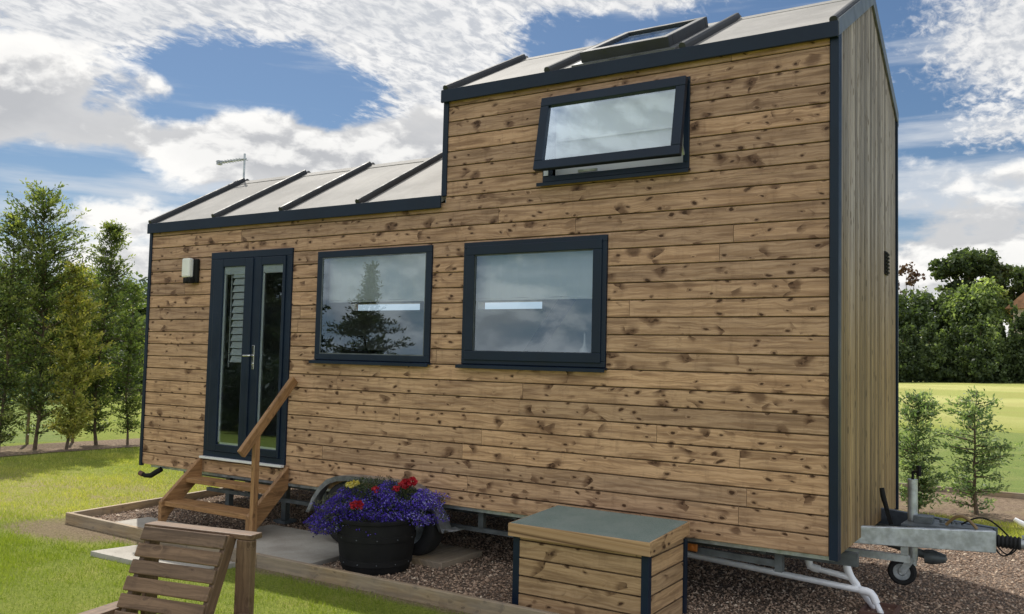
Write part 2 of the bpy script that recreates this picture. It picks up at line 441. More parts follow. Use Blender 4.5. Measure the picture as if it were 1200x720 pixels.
def poly_sheet(name, pts, z, m, kind=True):
    b = MB(); b.quad([(x, y, z) for x, y in pts]); o = b.build(name, m)
    return struct(o)
poly_sheet('bark_bed', [(-1.5, 4.75), (3, 4.9), (6.7, 5.1), (13, 5.2), (13, 7.9), (7.6, 7.75), (3, 7.3), (-1.5, 7.2)], -.052, 'bark_mulch')
poly_sheet('bark_bed', [(-6.9, -4), (-5.7, -4), (-5.45, 0), (-5.55, 2.2), (-5.3, 4.2), (-4.6, 7.2), (-6.2, 7.2), (-6.9, 3)], -.052, 'bark_mulch')
b = MB(); b.prism([(.62, -.845), (1.86, -.887), (1.86, -.36), (.66, -.36)], lambda a, c, d: (a, c, d), -.002, -.06); struct(b.build('concrete_slab', 'concrete', bevel=.005, fixn=True))
b = MB(); b.box(1.87, 3.30, -.89, .12, -.06, 0.); struct(b.build('concrete_slab', 'concrete', bevel=.005))
b = MB(); b.prism([(1.52, -1.52), (2.75, -1.50), (2.75, -1.06), (1.62, -1.08)], lambda a, c, d: (a, c, d), -.02, -.10)
struct(b.build('stepping_slab', 'concrete', fixn=True, bevel=.004))

# gravel stones (nobody could count them)
def stones(name, n, x0, x1, y0, y1, z, size, keep=None):
    x = rng.uniform(x0, x1, n); y = rng.uniform(y0, y1, n)
    if keep is not None: k = keep(x, y); x, y = x[k], y[k]
    n = len(x); s = size*rng.lognormal(0, .32, n)
    base = np.array([(1, 0, 0), (0, 1, 0), (-1, 0, 0), (0, -1, 0), (0, 0, .62), (0, 0, -.62)], float)
    tri = [(0,1,4),(1,2,4),(2,3,4),(3,0,4),(1,0,5),(2,1,5),(3,2,5),(0,3,5)]
    V = base[None]*(1+rng.uniform(-.35, .35, (n, 6, 3)))*s[:, None, None]*np.stack([np.ones(n), rng.uniform(.5, .95, n), np.ones(n)], -1)[:, None]
    a = rng.uniform(0, 6.28, n); ca, sa = np.cos(a)[:, None], np.sin(a)[:, None]; tl = rng.normal(0, .35, n)[:, None]
    X = V[..., 0]; Y = V[..., 1]; Z = V[..., 2] + X*tl
    P = np.stack([X*ca-Y*sa + x[:, None], X*sa+Y*ca + y[:, None], Z + z + rng.uniform(-.2, 1., n)[:, None]*size*.6], -1)
    T = P[:, tri].reshape(-1, 3, 3)
    return npmesh(name, T, 3, 'gravel', None, np.repeat(rng.beta(1.6, 2.2, n), 8))
def notslab(x, y):
    return ~(((x > .60) & (x < 1.88) & (y < -.34)) | ((x > 1.85) & (x < 3.32) & (y < .14)))
tag(stones('gravel', 64000, -.3, 9.5, GY0+.0, 3.7, -.033, .0095, lambda x, y: notslab(x, y) & inside(x, y, -.01)), 'brown and pinkish gravel chippings under the tiny house', 'gravel', kind='stuff')

# grass blades (stuff)
def blades():
    parts = []
    def reg(n, x0, x1, y0, y1, h, w, keep=None):
        x = rng.uniform(x0, x1, n); y = rng.uniform(y0, y1, n)
        k = ~inside(x, y, .055)
        k &= ~((x > 1.5) & (x < 2.77) & (y > -1.54) & (y < -1.04))
        px, py = (x-.45)*.95, (y+1.05)*1.9; k &= (np.hypot(px, py) + rng.normal(0, .2, n)) > .85
        k &= ~((np.abs(y+.95) < .09+rng.normal(0, .05, n)) & (x > 0))
        k &= x > -5.35
        patch = np.sin(x*2.1+np.sin(y*3.3)*1.3)*np.sin(y*2.7+x*.8)*.6 + np.sin(x*6.3+np.sin(y*5.1)*1.7)*np.sin(y*7.7+x*2.2)*.5
        k &= rng.random(n) < .62 + .38*patch
        x, y, patch = x[k], y[k], patch[k]; n = len(x)
        a = rng.uniform(0, 6.28, n); hh = h*rng.uniform(.5, 1.3, n)*(1+.35*patch); ww = w*rng.uniform(.7, 1.3, n)
        lx, ly = rng.normal(0, .5, n)*hh, rng.normal(0, .5, n)*hh
        A = np.stack([x-np.cos(a)*ww, y-np.sin(a)*ww, np.full(n, -.065)], -1); B = np.stack([x+np.cos(a)*ww, y+np.sin(a)*ww, np.full(n, -.065)], -1)
        C = np.stack([x+lx, y+ly, -.06+hh], -1)
        dry = np.clip((y*.9-x*.35+1.2)/1.0, 0, 1)
        parts.append((np.stack([A, B, C], 1), rng.beta(2, 2.6, n)*.7 + dry*.42 + patch*.14))
    reg(150000, -1.0, 6.2, -3.6, -.9, .026, .0022)
    reg(120000, -5.3, 1.5, -3.2, 2.4, .03, .0035)
    reg(50000, -5.3, 0, 2.2, 5, .035, .005)
    reg(40000, 5.5, 9.5, 3.75, 5.4, .04, .004)
    V = np.concatenate([p[0] for p in parts]); r = np.concatenate([p[1] for p in parts])
    tag(npmesh('grass', V, 3, 'grass_blade', None, r), 'short mown green and yellowing grass in front of the house', 'grass', kind='stuff')
blades()

# timber edging round the gravel
def edging(p0, p1, label, z1=.045):
    b = MB(); b.beam((*p0, z1-.08), (*p1, z1-.08), .045, .16); o = b.build('timber_edging', 'kerbwood', bevel=.006)
    tag(o, label, 'garden edging', 'timber boards edging the gravel bed')
edging((.08, -.856), (2.88, -.945), 'pale timber edging board from the left corner past the steps and chair')
edging((2.884, -.943), (5.9, -.943), 'pale timber edging board in front of the flower tub and wooden box', z1=.044)
edging((5.904, -.943), (9.6, -.943), 'timber edging board at the right, in front of the pipes')
edging((.105, -.832), (-.33, 3.76), 'timber edging board running back along the left end of the gravel', z1=.043)
edging((-.31, 3.785), (9.6, 3.785), 'timber edging board along the rear of the gravel behind the drawbar')
for x0, x1, y, a in ((6.3, 8.4, 7.62, .02), (8.45, 11, 7.75, .01), (4.2, 6.25, 7.5, -.01)):
    b = MB(); b.beam((x0, y, -.02), (x1, y+a*3, -.02), .06, .08); o = b.build('log_edging', 'kerbwood', bevel=.01)
    tag(o, {6.3: 'thin pale timber lying behind the two small conifers', 8.45: 'thin pale timber at the far right edge of the bark bed', 4.2: 'thin pale timber behind the house end, rear of the bark bed'}[x0], 'garden edging')

# ------------------------------------------------------------------ tiny house
W, L, ZB, Z1, Z2, XS = 2.4, 7.12, .44, 3.0, 3.90, 3.92
RZ1, RZ2 = 3.70, 4.56; HALF = W/2
house = empty('tiny_house', (3.56, 1.2, 0), 'wooden tiny house on a trailer with stepped felt roof and dark blue window frames', 'tiny house')

def boards(b, rect_rows, mp, bw, v0, nrows, u_ranges, holes, depth=.020, groove=.0048, jprob=.75, seglen=(1.8, 4.2), clip=None):
    """rows of boards. mp(u, v, d): d is how far out of the wall"""
    for i in range(nrows):
        va, vb = v0 + i*bw, v0 + (i+1)*bw
        for (ua, ub, vmin, vmax) in u_ranges:
            if vb <= vmin + .001 or va >= vmax - .001: continue
            lo, hi = max(va, vmin), min(vb, vmax)
            js = [ua]; u = ua + random.uniform(.5, seglen[1])
            while u < ub - .5: js.append(u); u += random.uniform(*seglen)
            js.append(ub)
            for k in range(len(js)-1):
                a, e = js[k] + (.0015 if k else 0), js[k+1] - (.0015 if k < len(js)-2 else 0)
                r = random.random(); ou = random.random()*80; ov = random.randrange(1, 90)
                dd = depth + random.uniform(-.0012, .0012)
                # subtract the holes
                vs = sorted({lo, hi} | {h[2] for h in holes if lo < h[2] < hi} | {h[3] for h in holes if lo < h[3] < hi})
                for q in range(len(vs)-1):
                    c, d = vs[q], vs[q+1]; segs = [(a, e)]
                    for h in holes:
                        if h[2] < (c+d)/2 < h[3]:
                            ns = []
                            for (s0, s1) in segs:
                                if h[1] <= s0 or h[0] >= s1: ns.append((s0, s1)); continue
                                if h[0] > s0: ns.append((s0, h[0]))
                                if h[1] < s1: ns.append((h[1], s1))
                            segs = ns
                    prof = [(c, dd)] if c > va + .001 else [(c, dd-.006), (c+.004, dd)]
                    if d >= vb - .001: prof += [(d-groove-.003, dd), (d-groove, dd-.0175), (d-.0005, dd-.0175), (d-.0005, dd-.006)]
                    else: prof += [(d, dd)]
                    for (s0, s1) in segs:
                        if s1 - s0 < .004: continue
                        for w in range(len(prof)-1):
                            (p0, d0), (p1, d1) = prof[w], prof[w+1]
                            if p1 < p0: continue
                            e0, e1 = (s1, s1) if clip is None else (clip(p0), clip(p1))
                            b.quad([mp(s0, p0, d0), mp(e0, p0, d0), mp(e1, p1, d1), mp(s0, p1, d1)],
                                   [(ou+s0, ov+p0-va), (ou+e0, ov+p0-va), (ou+e1, ov+p1-va), (ou+s0, ov+p1-va)], -1. if (d1 < dd-.01 or d0 < dd-.01) else r)  # negative value marks recess faces for the painted groove shade
                        # ends of the board pieces
                        for se in (s0, s1):
                            b.quad([mp(se, c, 0), mp(se, d, 0), mp(se, d, dd-.001), mp(se, c, dd-.001)], [(0, ov)]*4, .1)
DOOR = (1.02, 2.18, .60, 2.655); W1 = (2.51, 3.84, 1.60, 2.60); W2 = (4.17, 5.48, 1.60, 2.60); W3 = (4.90, 6.11, 3.04, 3.71)
BW = .1282
front = MB()
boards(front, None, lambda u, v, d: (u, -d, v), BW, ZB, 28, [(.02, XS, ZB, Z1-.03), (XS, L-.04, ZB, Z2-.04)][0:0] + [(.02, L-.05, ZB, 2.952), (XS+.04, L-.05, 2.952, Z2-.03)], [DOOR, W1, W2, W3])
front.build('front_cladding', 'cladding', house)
SLIT = [(.80, 1.90, 2.20, 2.285), (2.74, 3.58, 2.20, 2.285)]
back = MB()
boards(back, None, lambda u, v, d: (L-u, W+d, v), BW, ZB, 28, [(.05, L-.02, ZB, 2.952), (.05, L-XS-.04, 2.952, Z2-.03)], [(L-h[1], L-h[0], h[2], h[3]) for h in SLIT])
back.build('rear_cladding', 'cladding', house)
# sheathing behind the cladding (walls with real openings)
def wall_panel(b, y0, y1, x0, x1, z0, z1, holes):
    xs = sorted({x0, x1} | {h[0] for h in holes} | {h[1] for h in holes}); zs = sorted({z0, z1} | {h[2] for h in holes} | {h[3] for h in holes})
    xs = [x for x in xs if x0 <= x <= x1]; zs = [z for z in zs if z0 <= z <= z1]
    for i in range(len(xs)-1):
        for j in range(len(zs)-1):
            cx, cz = (xs[i]+xs[i+1])/2, (zs[j]+zs[j+1])/2
            if any(h[0] < cx < h[1] and h[2] < cz < h[3] for h in holes): continue
            b.box(xs[i], xs[i+1], y0, y1, zs[j], zs[j+1])
core = MB()
wall_panel(core, .0, .09, .02, L-.03, ZB+.01, 2.93, [DOOR, W1, W2])
wall_panel(core, .0, .09, XS+.02, L-.03, 2.93, Z2-.03, [W3])
wall_panel(core, W-.09, W, .02, L-.03, ZB+.01, 2.93, SLIT)
wall_panel(core, W-.09, W, XS+.02, L-.03, 2.93, Z2-.03, [])
core.box(.02, .10, .09, W-.09, ZB+.01, 2.93); core.box(L-.11, L-.03, .09, W-.09, ZB+.01, Z2-.03)
core.box(XS+.02, XS+.10, .09, W-.09, 2.93, Z2-.03)
core.box(.10, L-.11, .09, W-.09, .50, .58)
core.box(XS+.02, L-.11, .09, W-.09, 2.72, 2.80)
core.build('inner_walls', 'interior', house)
# end wall, vertical boards up to the gable
def gable(b, x, sgn, zb, ze, zr, y0=.02, y1=W-.02, ins=.03):
    bw = (y1-y0)/29
    boards(b, None, lambda u, v, d: (x+sgn*d, v, u), bw, y0, 29, [(zb, ze, y0, y1)], [], depth=.019, groove=.016,
           jprob=0, seglen=(90, 99), clip=lambda y: ze - ins + (zr-ze)*(1-abs(y-HALF)/HALF))
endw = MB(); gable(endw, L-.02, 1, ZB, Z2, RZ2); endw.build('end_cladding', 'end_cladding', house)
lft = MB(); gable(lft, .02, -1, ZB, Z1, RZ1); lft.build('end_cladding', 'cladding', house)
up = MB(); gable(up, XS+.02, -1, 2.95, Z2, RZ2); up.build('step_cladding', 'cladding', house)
# solid gable infill
for x0, x1, ze, zr in ((.03, .10, Z1, RZ1), (L-.11, L-.03, Z2, RZ2), (XS+.03, XS+.10, Z2, RZ2)):
    gi = MB(); gi.prism([(.02, ze-.06), (W-.02, ze-.06), (HALF, zr-.06)], lambda a, c, d: (d, a, c), x0, x1)
    gi.build('gable_infill', 'interior', house, fixn=True)
# corner trims
ct = MB()
ct.box(L-.044, L+.012, -.034, .0, ZB-.02, Z2-.04); ct.box(L-.002, L+.013, .002, .05, ZB-.02, Z2-.04)
ct.build('corner_trim', 'anthracite', house, bevel=.003)
ct = MB(); ct.box(-.012, .030, -.034, .0, ZB-.02, Z1-.04); ct.build('corner_trim', 'anthracite', house, bevel=.003)
ct = MB(); ct.box(XS-.005, XS+.045, -.034, .0, Z1+.01, Z2-.04); ct.build('corner_trim', 'anthracite', house, bevel=.003)
ct = MB(); ct.box(L-.03, L+.014, W-.002, W+.034, ZB-.02, Z2-.04); ct.build('corner_trim', 'anthracite', house, bevel=.003)
ct = MB(); ct.box(-.012, .03, W-.002, W+.034, ZB-.02, Z1-.04); ct.build('corner_trim', 'anthracite', house, bevel=.003)
# roofs
def roof(x0, x1, ze, zr):
    sl = (zr-ze)/(HALF+.045)
    for s in (-1, 1):
        f = lambda y: HALF + s*(y)      # y measured from the ridge
        b = MB(); e = HALF + .045
        b.prism([(0, zr), (e, ze), (e, ze-.05), (0, zr-.05)], lambda a, c, d: (d, HALF + s*a, c), x0+.002, x1-.002)
        b.build('roof_panel', 'roof_felt', house, fixn=True)
        b = MB(); b.box(x0-.012, x1+.012, HALF+s*(e+.002) - (.022 if s < 0 else 0), HALF+s*(e+.002) + (.022 if s > 0 else 0), ze-.095, ze+.012)
        b.build('fascia', 'anthracite', house, bevel=.004)
    b = MB(); b.prism([(-.09, zr-.043), (0, zr+.012), (.09, zr-.043), (.09, zr-.05), (-.09, zr-.05)], lambda a, c, d: (d, HALF+a, c), x0, x1)
    b.build('ridge_cap', 'roof_felt', house, fixn=True)
    return sl
sl1 = roof(.0, XS-.0, Z1, RZ1); sl2 = roof(XS+.0, L+.0, Z2, RZ2)
def seam(x, ze, zr, w=.05, h=.055, m='seam_dark', sides=(-1, 1), name='roof_seam'):
    for s in sides:
        e = HALF + .05; p0 = V3(x, HALF+s*e, ze); p1 = V3(x, HALF+s*.005, zr); d = nrm(p1-p0); up = nrm(np.cross(V3(1, 0, 0), d)*(-s)); up = up if up[2] > 0 else -up
        prof = [(-w/2, 0), (-w/2, h*.62), (-w*.32, h*.92), (0, h), (w*.32, h*.92), (w/2, h*.62), (w/2, 0)]
        b = MB(); b.prism(prof, lambda a, c, t: p0 + (p1-p0)*t + V3(a, 0, 0) + up*c, 0, 1); b.build(name, m, house, fixn=True)
for x in (.025, 1.05, 2.02, 3.0): seam(x, Z1, RZ1)
seam(3.95, Z2, RZ2); seam(4.94, Z2, RZ2); seam(6.06, Z2, RZ2)
seam(7.10, Z2+.01, RZ2+.01, w=.05, h=.04, name='rake_cap')
for s in (-1, 1):   # barge boards at the right gable
    e = HALF + .05; b = MB()
    b.prism([(0, RZ2+.03), (e, Z2+.03), (e, Z2-.085), (0, RZ2-.085)], lambda a, c, d: (d, HALF+s*a, c), L+.001, L+.016)
    b.build('barge_board', 'rake_metal', house, fixn=True)
    b = MB(); b.prism([(0, RZ1+.03), (e, Z1+.03), (e, Z1-.07), (0, RZ1-.07)], lambda a, c, d: (d, HALF+s*a, c), -.016, -.002)
    b.build('barge_board', 'seam_dark', house, fixn=True)
b = MB(); b.prism([(0, RZ2+.02), (HALF+.05, Z2+.02), (HALF+.05, Z2-.07), (0, RZ2-.07)], lambda a, c, d: (d, HALF-a, c), XS-.014, XS-.001)
b.build('barge_board', 'seam_dark', house, fixn=True)
# roof light
sk_n = nrm((0, -sl2, 1)); sk_d = nrm((0, 1, sl2))
def skp(x, s, h): return V3(x, -.045, Z2) + sk_d*s + sk_n*h
def skbox(b, x0, x1, s0, s1, h0, h1):
    c = (skp(x0, s0, h0) + skp(x1, s1, h1))/2
    b.obox(c, (abs(x1-x0)/2, 0, 0), sk_d*(s1-s0)/2, sk_n*(h1-h0)/2)
X0, X1, S0, S1 = 5.16, 5.90, .17, 1.12
b = MB(); skbox(b, X0, X1, S0, S0+.09, .0, .10); skbox(b, X0, X0+.07, S0+.091, S1-.071, .0, .099); skbox(b, X1-.07, X1, S0+.091, S1-.071, .0, .099); skbox(b, X0, X1, S1-.07, S1, .0, .10)
rl = b.build('roof_light', 'seam_dark', house, bevel=.008)
b = MB(); skbox(b, X0+.06, X1-.06, S0+.08, S1-.06, .07, .08); b.build('pane', 'roof_glass', rl); b = MB(); skbox(b, X0+.065, X1-.065, S0+.085, S1-.065, .02, .03); b.build('blind', 'interior_dark', rl)  # dark sheet added beneath the pane so the glass looks dark
b = MB(); skbox(b, X0-.06, X1+.06, S0-.06, S1+.06, .004, .018); b.build('flashing', 'rake_metal', rl)

# windows --------------------------------------------------------------
def ring(b, x0, x1, z0, z1, w, y0, y1, wb=None, wt=None):
    wb = wb or w; wt = wt or w
    b.box(x0, x1, y0, y1, z0, z0+wb); b.box(x0, x1, y0, y1, z1-wt, z1)
    b.box(x0, x0+w, y0+.0005, y1, z0+wb, z1-wt); b.box(x1-w, x1, y0+.0005, y1, z0+wb, z1-wt)
def sill(parent, x0, x1, z, d=.075):
    b = MB(); b.prism([(-.0, z), (-d, z-.012), (-d, z-.038), (-d+.01, z-.038), (-d+.012, z-.02), (0., z-.02)], lambda a, c, t: (t, a, c), x0-.03, x1+.008)
    return b.build('sill', 'anthracite', parent, fixn=True)
def blind(parent, x0, x1, zt, zb_, y=.085, m='blind_white', waves=5):
    b = MB(); nx, nz = 24, 8
    for i in range(nx):
        for j in range(nz):
            P = []
            for (a, c) in ((i, j), (i+1, j), (i+1, j+1), (i, j+1)):
                x = x0 + (x1-x0)*a/nx; z = zb_ + (zt-zb_)*c/nz
                P.append((x, y + .006*math.sin(a*1.7)*(1-c/nz) + .002*math.sin(a*4), z + .004*math.sin(a*.9)*(1-c/nz)))
            b.quad(P)
    o = b.build('blind', m, parent, smooth=True)
    h = MB(); h.box(x0, x1, y-.006, y+.012, zb_-.018, zb_-.001); h.build('bottom_bar', 'white_plastic', parent)
    return o
def window(x0, x1, z0, z1, sash=False, fw=.06):
    b = MB(); ring(b, x0+.002, x1-.002, z0+.002, z1-.002, fw, -.040, .05, wb=fw*.9)
    fr = b.build('window', 'anthracite', house, bevel=.004)
    if sash:
        b = MB(); ring(b, x0+.038, x1-.038, z0+.034, z1-.034, .075, -.052, -.0405); b.build('sash', 'anthracite', fr, bevel=.005)
        gx = .115
    else: gx = fw + .008
    b = MB(); ring(b, x0+gx-.008, x1-gx+.008, z0+gx-.012, z1-gx+.008, .009, -.036, -.02); b.build('glazing_bead', 'galv_dull', fr)
    b = MB(); b.quad([(x0+gx-.005, -.028, z0+gx-.01), (x1-gx+.005, -.028, z0+gx-.01), (x1-gx+.005, -.028, z1-gx+.005), (x0+gx-.005, -.028, z1-gx+.005)])
    b.build('pane', 'glass', fr)
    sill(fr, x0, x1, z0+.004)
    return fr
w1 = window(*W1[:2], W1[2], W1[3]); blind(w1, W1[0]+.04, W1[1]-.04, W1[3]-.03, 2.15)
w2 = window(*W2[:2], W2[2], W2[3], sash=True, fw=.05); blind(w2, W2[0]+.04, W2[1]-.04, W2[3]-.03, 2.145)
# lit gaps below the rear blinds, seen across the room
for h in SLIT:
    b = MB(); ring(b, h[0]-.03, h[1]+.03, h[2]-.03, h[3]+.03, .03, W-.115, W-.091); b.build('rear_window_frame', 'white_plastic', house)
# loft ladder string seen through the right hand window, rail along the kitchen
b = MB(); b.beam((3.95, 1.0, 1.35), (4.75, 1.05, 2.45), .05, .13); b.build('loft_ladder', 'interior_dark', house)
b = MB(); b.box(2.4, 6.9, .095, .62, 1.44, 1.475); b.box(2.4, 6.9, .10, .60, .60, 1.44); b.build('worktop', 'interior_dark', house)
# top hung open window
b = MB(); x0, x1, z0, z1 = W3; ring(b, x0+.002, x1-.002, z0+.002, z1-.002, .045, -.030, .055); w3 = b.build('window', 'anthracite', house, bevel=.004)
sill(w3, x0, x1, z0+.004, .07)
ang = R(10.5); piv = V3(0, -.038, z1-.02)
def sw(x, dn, out): return piv + V3(x, 0, 0) + V3(0, -math.sin(ang), -math.cos(ang))*dn + V3(0, -math.cos(ang), math.sin(ang))*out
def swbox(b, xa, xb, d0, d1, o0, o1):
    c = (sw(xa, d0, o0) + sw(xb, d1, o1))/2
    b.obox(c, ((xb-xa)/2, 0, 0), (sw(0, d1, 0)-sw(0, d0, 0))/2, (sw(0, 0, o1)-sw(0, 0, o0))/2)
b = MB(); H_ = .60; xa, xb = x0+.01, x1-.01
swbox(b, xa, xb, 0, .072, 0, .05); swbox(b, xa, xb, H_-.072, H_, 0, .05); swbox(b, xa, xa+.072, .0725, H_-.0725, .0004, .0495); swbox(b, xb-.072, xb, .0725, H_-.0725, .0004, .0495)
sash = b.build('open_sash', 'anthracite', w3, bevel=.005)
b = MB(); b.quad([sw(xa+.06, .06, .025), sw(xb-.06, .06, .025), sw(xb-.06, H_-.06, .025), sw(xa+.06, H_-.06, .025)]); b.build('pane', 'glass', sash)
for xx in (xa+.03, xb-.03):
    b = MB(); b.beam((xx, -.03, z0+.10), sw(xx, .42, .0), .012, .018); b.build('stay', 'galv', w3)
    b = MB(); b.beam((xx, -.025, z0+.10), (xx, -.025, z0+.30), .014, .01); b.build('stay_track', 'galv', w3)
b = MB(); b.box(xa+.30, xa+.46, -.02, .0, z0+.055, z0+.075); b.build('latch', 'galv', w3); b = MB(); b.box(xa+.005, xa+.045, -.036, -.031, z0+.05, z0+.10); b.build('strike_plate', 'galv', w3)
blind(w3, x0+.05, x1-.05, z1-.05, z0+.36, y=.09)
b = MB(); b.box(x0+.04, x1-.04, .11, .13, z0+.02, z0+.37); b.build('lower_blind', 'interior', w3)
# french doors ----------------------------------------------------------
x0, x1, z0, z1 = DOOR
b = MB(); ring(b, x0+.002, x1-.002, z0+.002, z1-.002, .07, -.040, .05, wb=.06); dr = b.build('door_frame', 'anthracite', house, bevel=.005)
b = MB(); b.box(x0-.0, x1+.0, -.085, -.0405, z0-.016, z0+.006); b.build('threshold', 'white_plastic', dr, bevel=.003)
leafs = ((1.095, 1.655, 1.222, 1.545), (1.665, 2.105, 1.780, 2.072))
for n, (a, c, ga, gb) in enumerate(leafs):
    b = MB(); zz0, zz1 = z0+.065, z1-.075; gz0, gz1 = .735, 2.50
    b.box(a, ga, -.055, -.02, zz0, zz1); b.box(gb, c, -.055, -.02, zz0, zz1)
    b.box(ga, gb, -.0545, -.02, zz0, gz0); b.box(ga, gb, -.0545, -.02, gz1, zz1)
    d = b.build('door', 'anthracite', house, bevel=.006)
    b = MB(); b.quad([(ga-.005, -.034, gz0-.005), (gb+.005, -.034, gz0-.005), (gb+.005, -.034, gz1+.005), (ga-.005, -.034, gz1+.005)]); b.build('pane', 'glass', d)
    b = MB(); b.box(ga, ga+.028, -.030, -.012, gz0, gz1-.07); b.box(ga, gb, -.030, -.006, gz1-.075, gz1); b.box(ga+.002, gb, -.030, -.012, gz0, gz0+.02); b.build('blind_channel', 'white_plastic', d)
    if n == 0:
        b = MB()
        for k in range(13): b.beam((ga+.12, -.008, 1.58+k*.07), (gb-.004, -.008, 1.58+k*.07), .006, .066, up=(0, .45, 1))
        b.build('slatted_blind', 'blind_white', d)
        b = MB(); b.box(ga+.08, ga+.088, -.008, .004, 1.5, 2.42); b.build('cord', 'white_plastic', d)
b = MB(); b.box(1.646, 1.674, -.068, -.0555, z0+.07, z1-.08); b.build('astragal', 'anthracite', dr, bevel=.004)
b = MB(); b.box(1.705, 1.735, -.064, -.0555, 1.49, 1.72); b.tube([(1.72, -.06, 1.62), (1.72, -.105, 1.62), (1.71, -.112, 1.62), (1.635, -.112, 1.618)], .009, 8)
b.lathe([(0, -.07), (.011, -.07), (.011, -.06)], (1.72, 0, 1.54), 12, 'y')
b.build('door_handle', 'chrome', dr, bevel=.002)
# wall light
b = MB(); b.box(.70, .83, -.06, -.022, 2.35, 2.60); wl = b.build('wall_light', 'black_plastic', house, bevel=.01)
b = MB(); b.box(.665, .785, -.125, -.061, 2.405, 2.605); b.build('diffuser', 'white_plastic', wl, bevel=.018)
b = MB(); b.box(.69, .80, -.12, -.061, 2.345, 2.402); b.lathe([(0, -.14), (.025, -.138), (.03, -.12)], (.745, 0, 2.37), 14, 'y'); b.build('motion_sensor', 'black_plastic', wl, bevel=.008)
# vent on the end wall
b = MB(); b.box(L, L+.012, 1.78, 1.92, 2.42, 2.61)
for k in range(6): b.beam((L+.018, 1.79, 2.44+k*.030), (L+.018, 1.91, 2.44+k*.030), .010, .012)
b.build('vent', 'black_plastic', house)
# aerial
b = MB(); b.tube([(.0, 1.2, RZ1-.02), (.0, 1.2, 4.05)], .012, 8); ae = b.build('aerial', 'galv', house)
b = MB(); b.beam((.03, 1.2, 3.985), (-.36, 1.14, 3.965), .018, .018); 
for k in range(9): b.tube([(-.36+k*.043, 1.20-.06*(1-k/9)-.07, 3.965+k*.002), (-.36+k*.043, 1.20-.06*(1-k/9)+.07, 3.965+k*.002)], .004, 5)
b.box(-.40, -.36, 1.11, 1.17, 3.94, 3.99); b.build('antenna_boom', 'galv', ae)

# trailer ---------------------------------------------------------------
tr = MB()
for y in (.06, W-.06): tr.box(.1, L-.02, y-.025, y+.025, ZB-.035, ZB-.001)
tr.build('edge_rail', 'galv', house)
ch = MB()
for y in (.42, 1.98):
    ch.box(.2, L+.05, y-.025, y+.025, .31, .40)
for x in (.5, 1.4, 2.3, 4.6, 5.6, 6.6): ch.box(x-.02, x+.02, .16, 2.2, .36, .40)
ch.build('chassis', 'galv_dull', house)
for y in (.14, 2.26):
    b = MB(); b.box(.9, 5.3, y-.018, y+.018, .225, .26)
    for x in (1.5, 2.55, 4.3, 4.86): b.box(x-.025, x+.025, y-.02, y+.02, .262, .402)
    b.build('truss_rail', 'galv_dull', house)
for x in (.95, 1.78):
    b = MB(); b.box(x-.03, x+.03, .35, .41, .0, .36); b.box(x-.08, x+.08, .30, .46, -.03, .0); b.build('steady_leg', 'galv_dull', house)
b = MB(); b.beam((6.15, .12, .335), (6.72, .12, .32), .03, .045); b.box(6.70, 6.75, .09, .15, .27, .395); b.build('steady_leg', 'galv_dull', house)
for x in (4.93, 6.13):
    b = MB(); b.box(x-.04, x+.04, .055, .075, .335, .385); b.lathe([(0, .046), (.016, .046), (.018, .056)], (x, 0, .36), 12, 'y'); b.build('side_marker', 'orange', house, bevel=.004)
b = MB(); b.tube([(.30, .02, .40), (.24, -.01, .36), (.20, -.03, .33), (.13, -.05, .325), (.08, -.06, .34)], [.028, .028, .028, .022, .018], 10); hk = b.build('drain_elbow', 'black_plastic', house, smooth=True)
b = MB(); b.tube([(.10, -.056, .335), (.055, -.066, .35)], .026, 10); b.build('end_cap', 'terracotta', hk)
# wheels
for y0 in (-.135, 2.35):
    for x in (3.04, 3.74):
        s = 1
        b = MB(); r = .29
        prof = [(.17, 0), (.20, -.005), (.25, .0), (.272, .02), (.278, .05), (.278, .13), (.272, .16), (.25, .18), (.20, .185), (.17, .18)]
        b.lathe([(a, c) for a, c in prof], (x, y0, .265), 36, 'y'); wh = b.build('wheel', 'rubber', house, smooth=True)
        b = MB(); b.lathe([(.0, .05), (.05, .045), (.06, .03), (.09, .05), (.14, .055), (.155, .02), (.175, .004), (.178, .02), (.172, .17), (.0, .17)], (x, y0, .265), 36, 'y'); b.build('rim', 'galv', wh, smooth=True) if y0 < 0 else None
# mudguard over the two wheels
def guard(y0, y1, ym):
    """y0 outer edge, y1 inner edge; a double arch with rolled toes"""
    ox = [(2.60, .24), (2.63, .30), (2.67, .38), (2.74, .47), (2.83, .545), (2.94, .585), (3.10, .602), (3.36, .605)]
    ox += [(6.72-a, c) for a, c in ox[::-1][1:]]
    ox += [(4.15, .275), (4.185, .262), (4.24, .27)]
    b = MB(); pts = [ox[0]]
    for i in range(len(ox)-1):
        for t_ in (.5, 1.): pts.append(((ox[i][0]*(1-t_)+ox[i+1][0]*t_), (ox[i][1]*(1-t_)+ox[i+1][1]*t_)))
    for i in range(len(pts)-1):
        (a, c), (d, e) = pts[i], pts[i+1]
        b.quad([(a, y0, c), (d, y0, e), (d, y1, e), (a, y1, c)])
        f = lambda x, z: (3.42+(x-3.42)*.955, y0 + ym*.004, .25+(z-.25)*.88)
        g1, g2 = f(a, c), f(d, e)
        b.quad([(a, y0, c), (d, y0, e), g2, g1])
    o = b.build('mudguard', 'galv', house, smooth=True)
    w = o.modifiers.new('weld', 'WELD'); w.merge_threshold = .0005
    s = o.modifiers.new('solid', 'SOLIDIFY'); s.thickness = .005
    return o
guard(-.16, -.022, 1); guard(2.56, 2.422, -1)
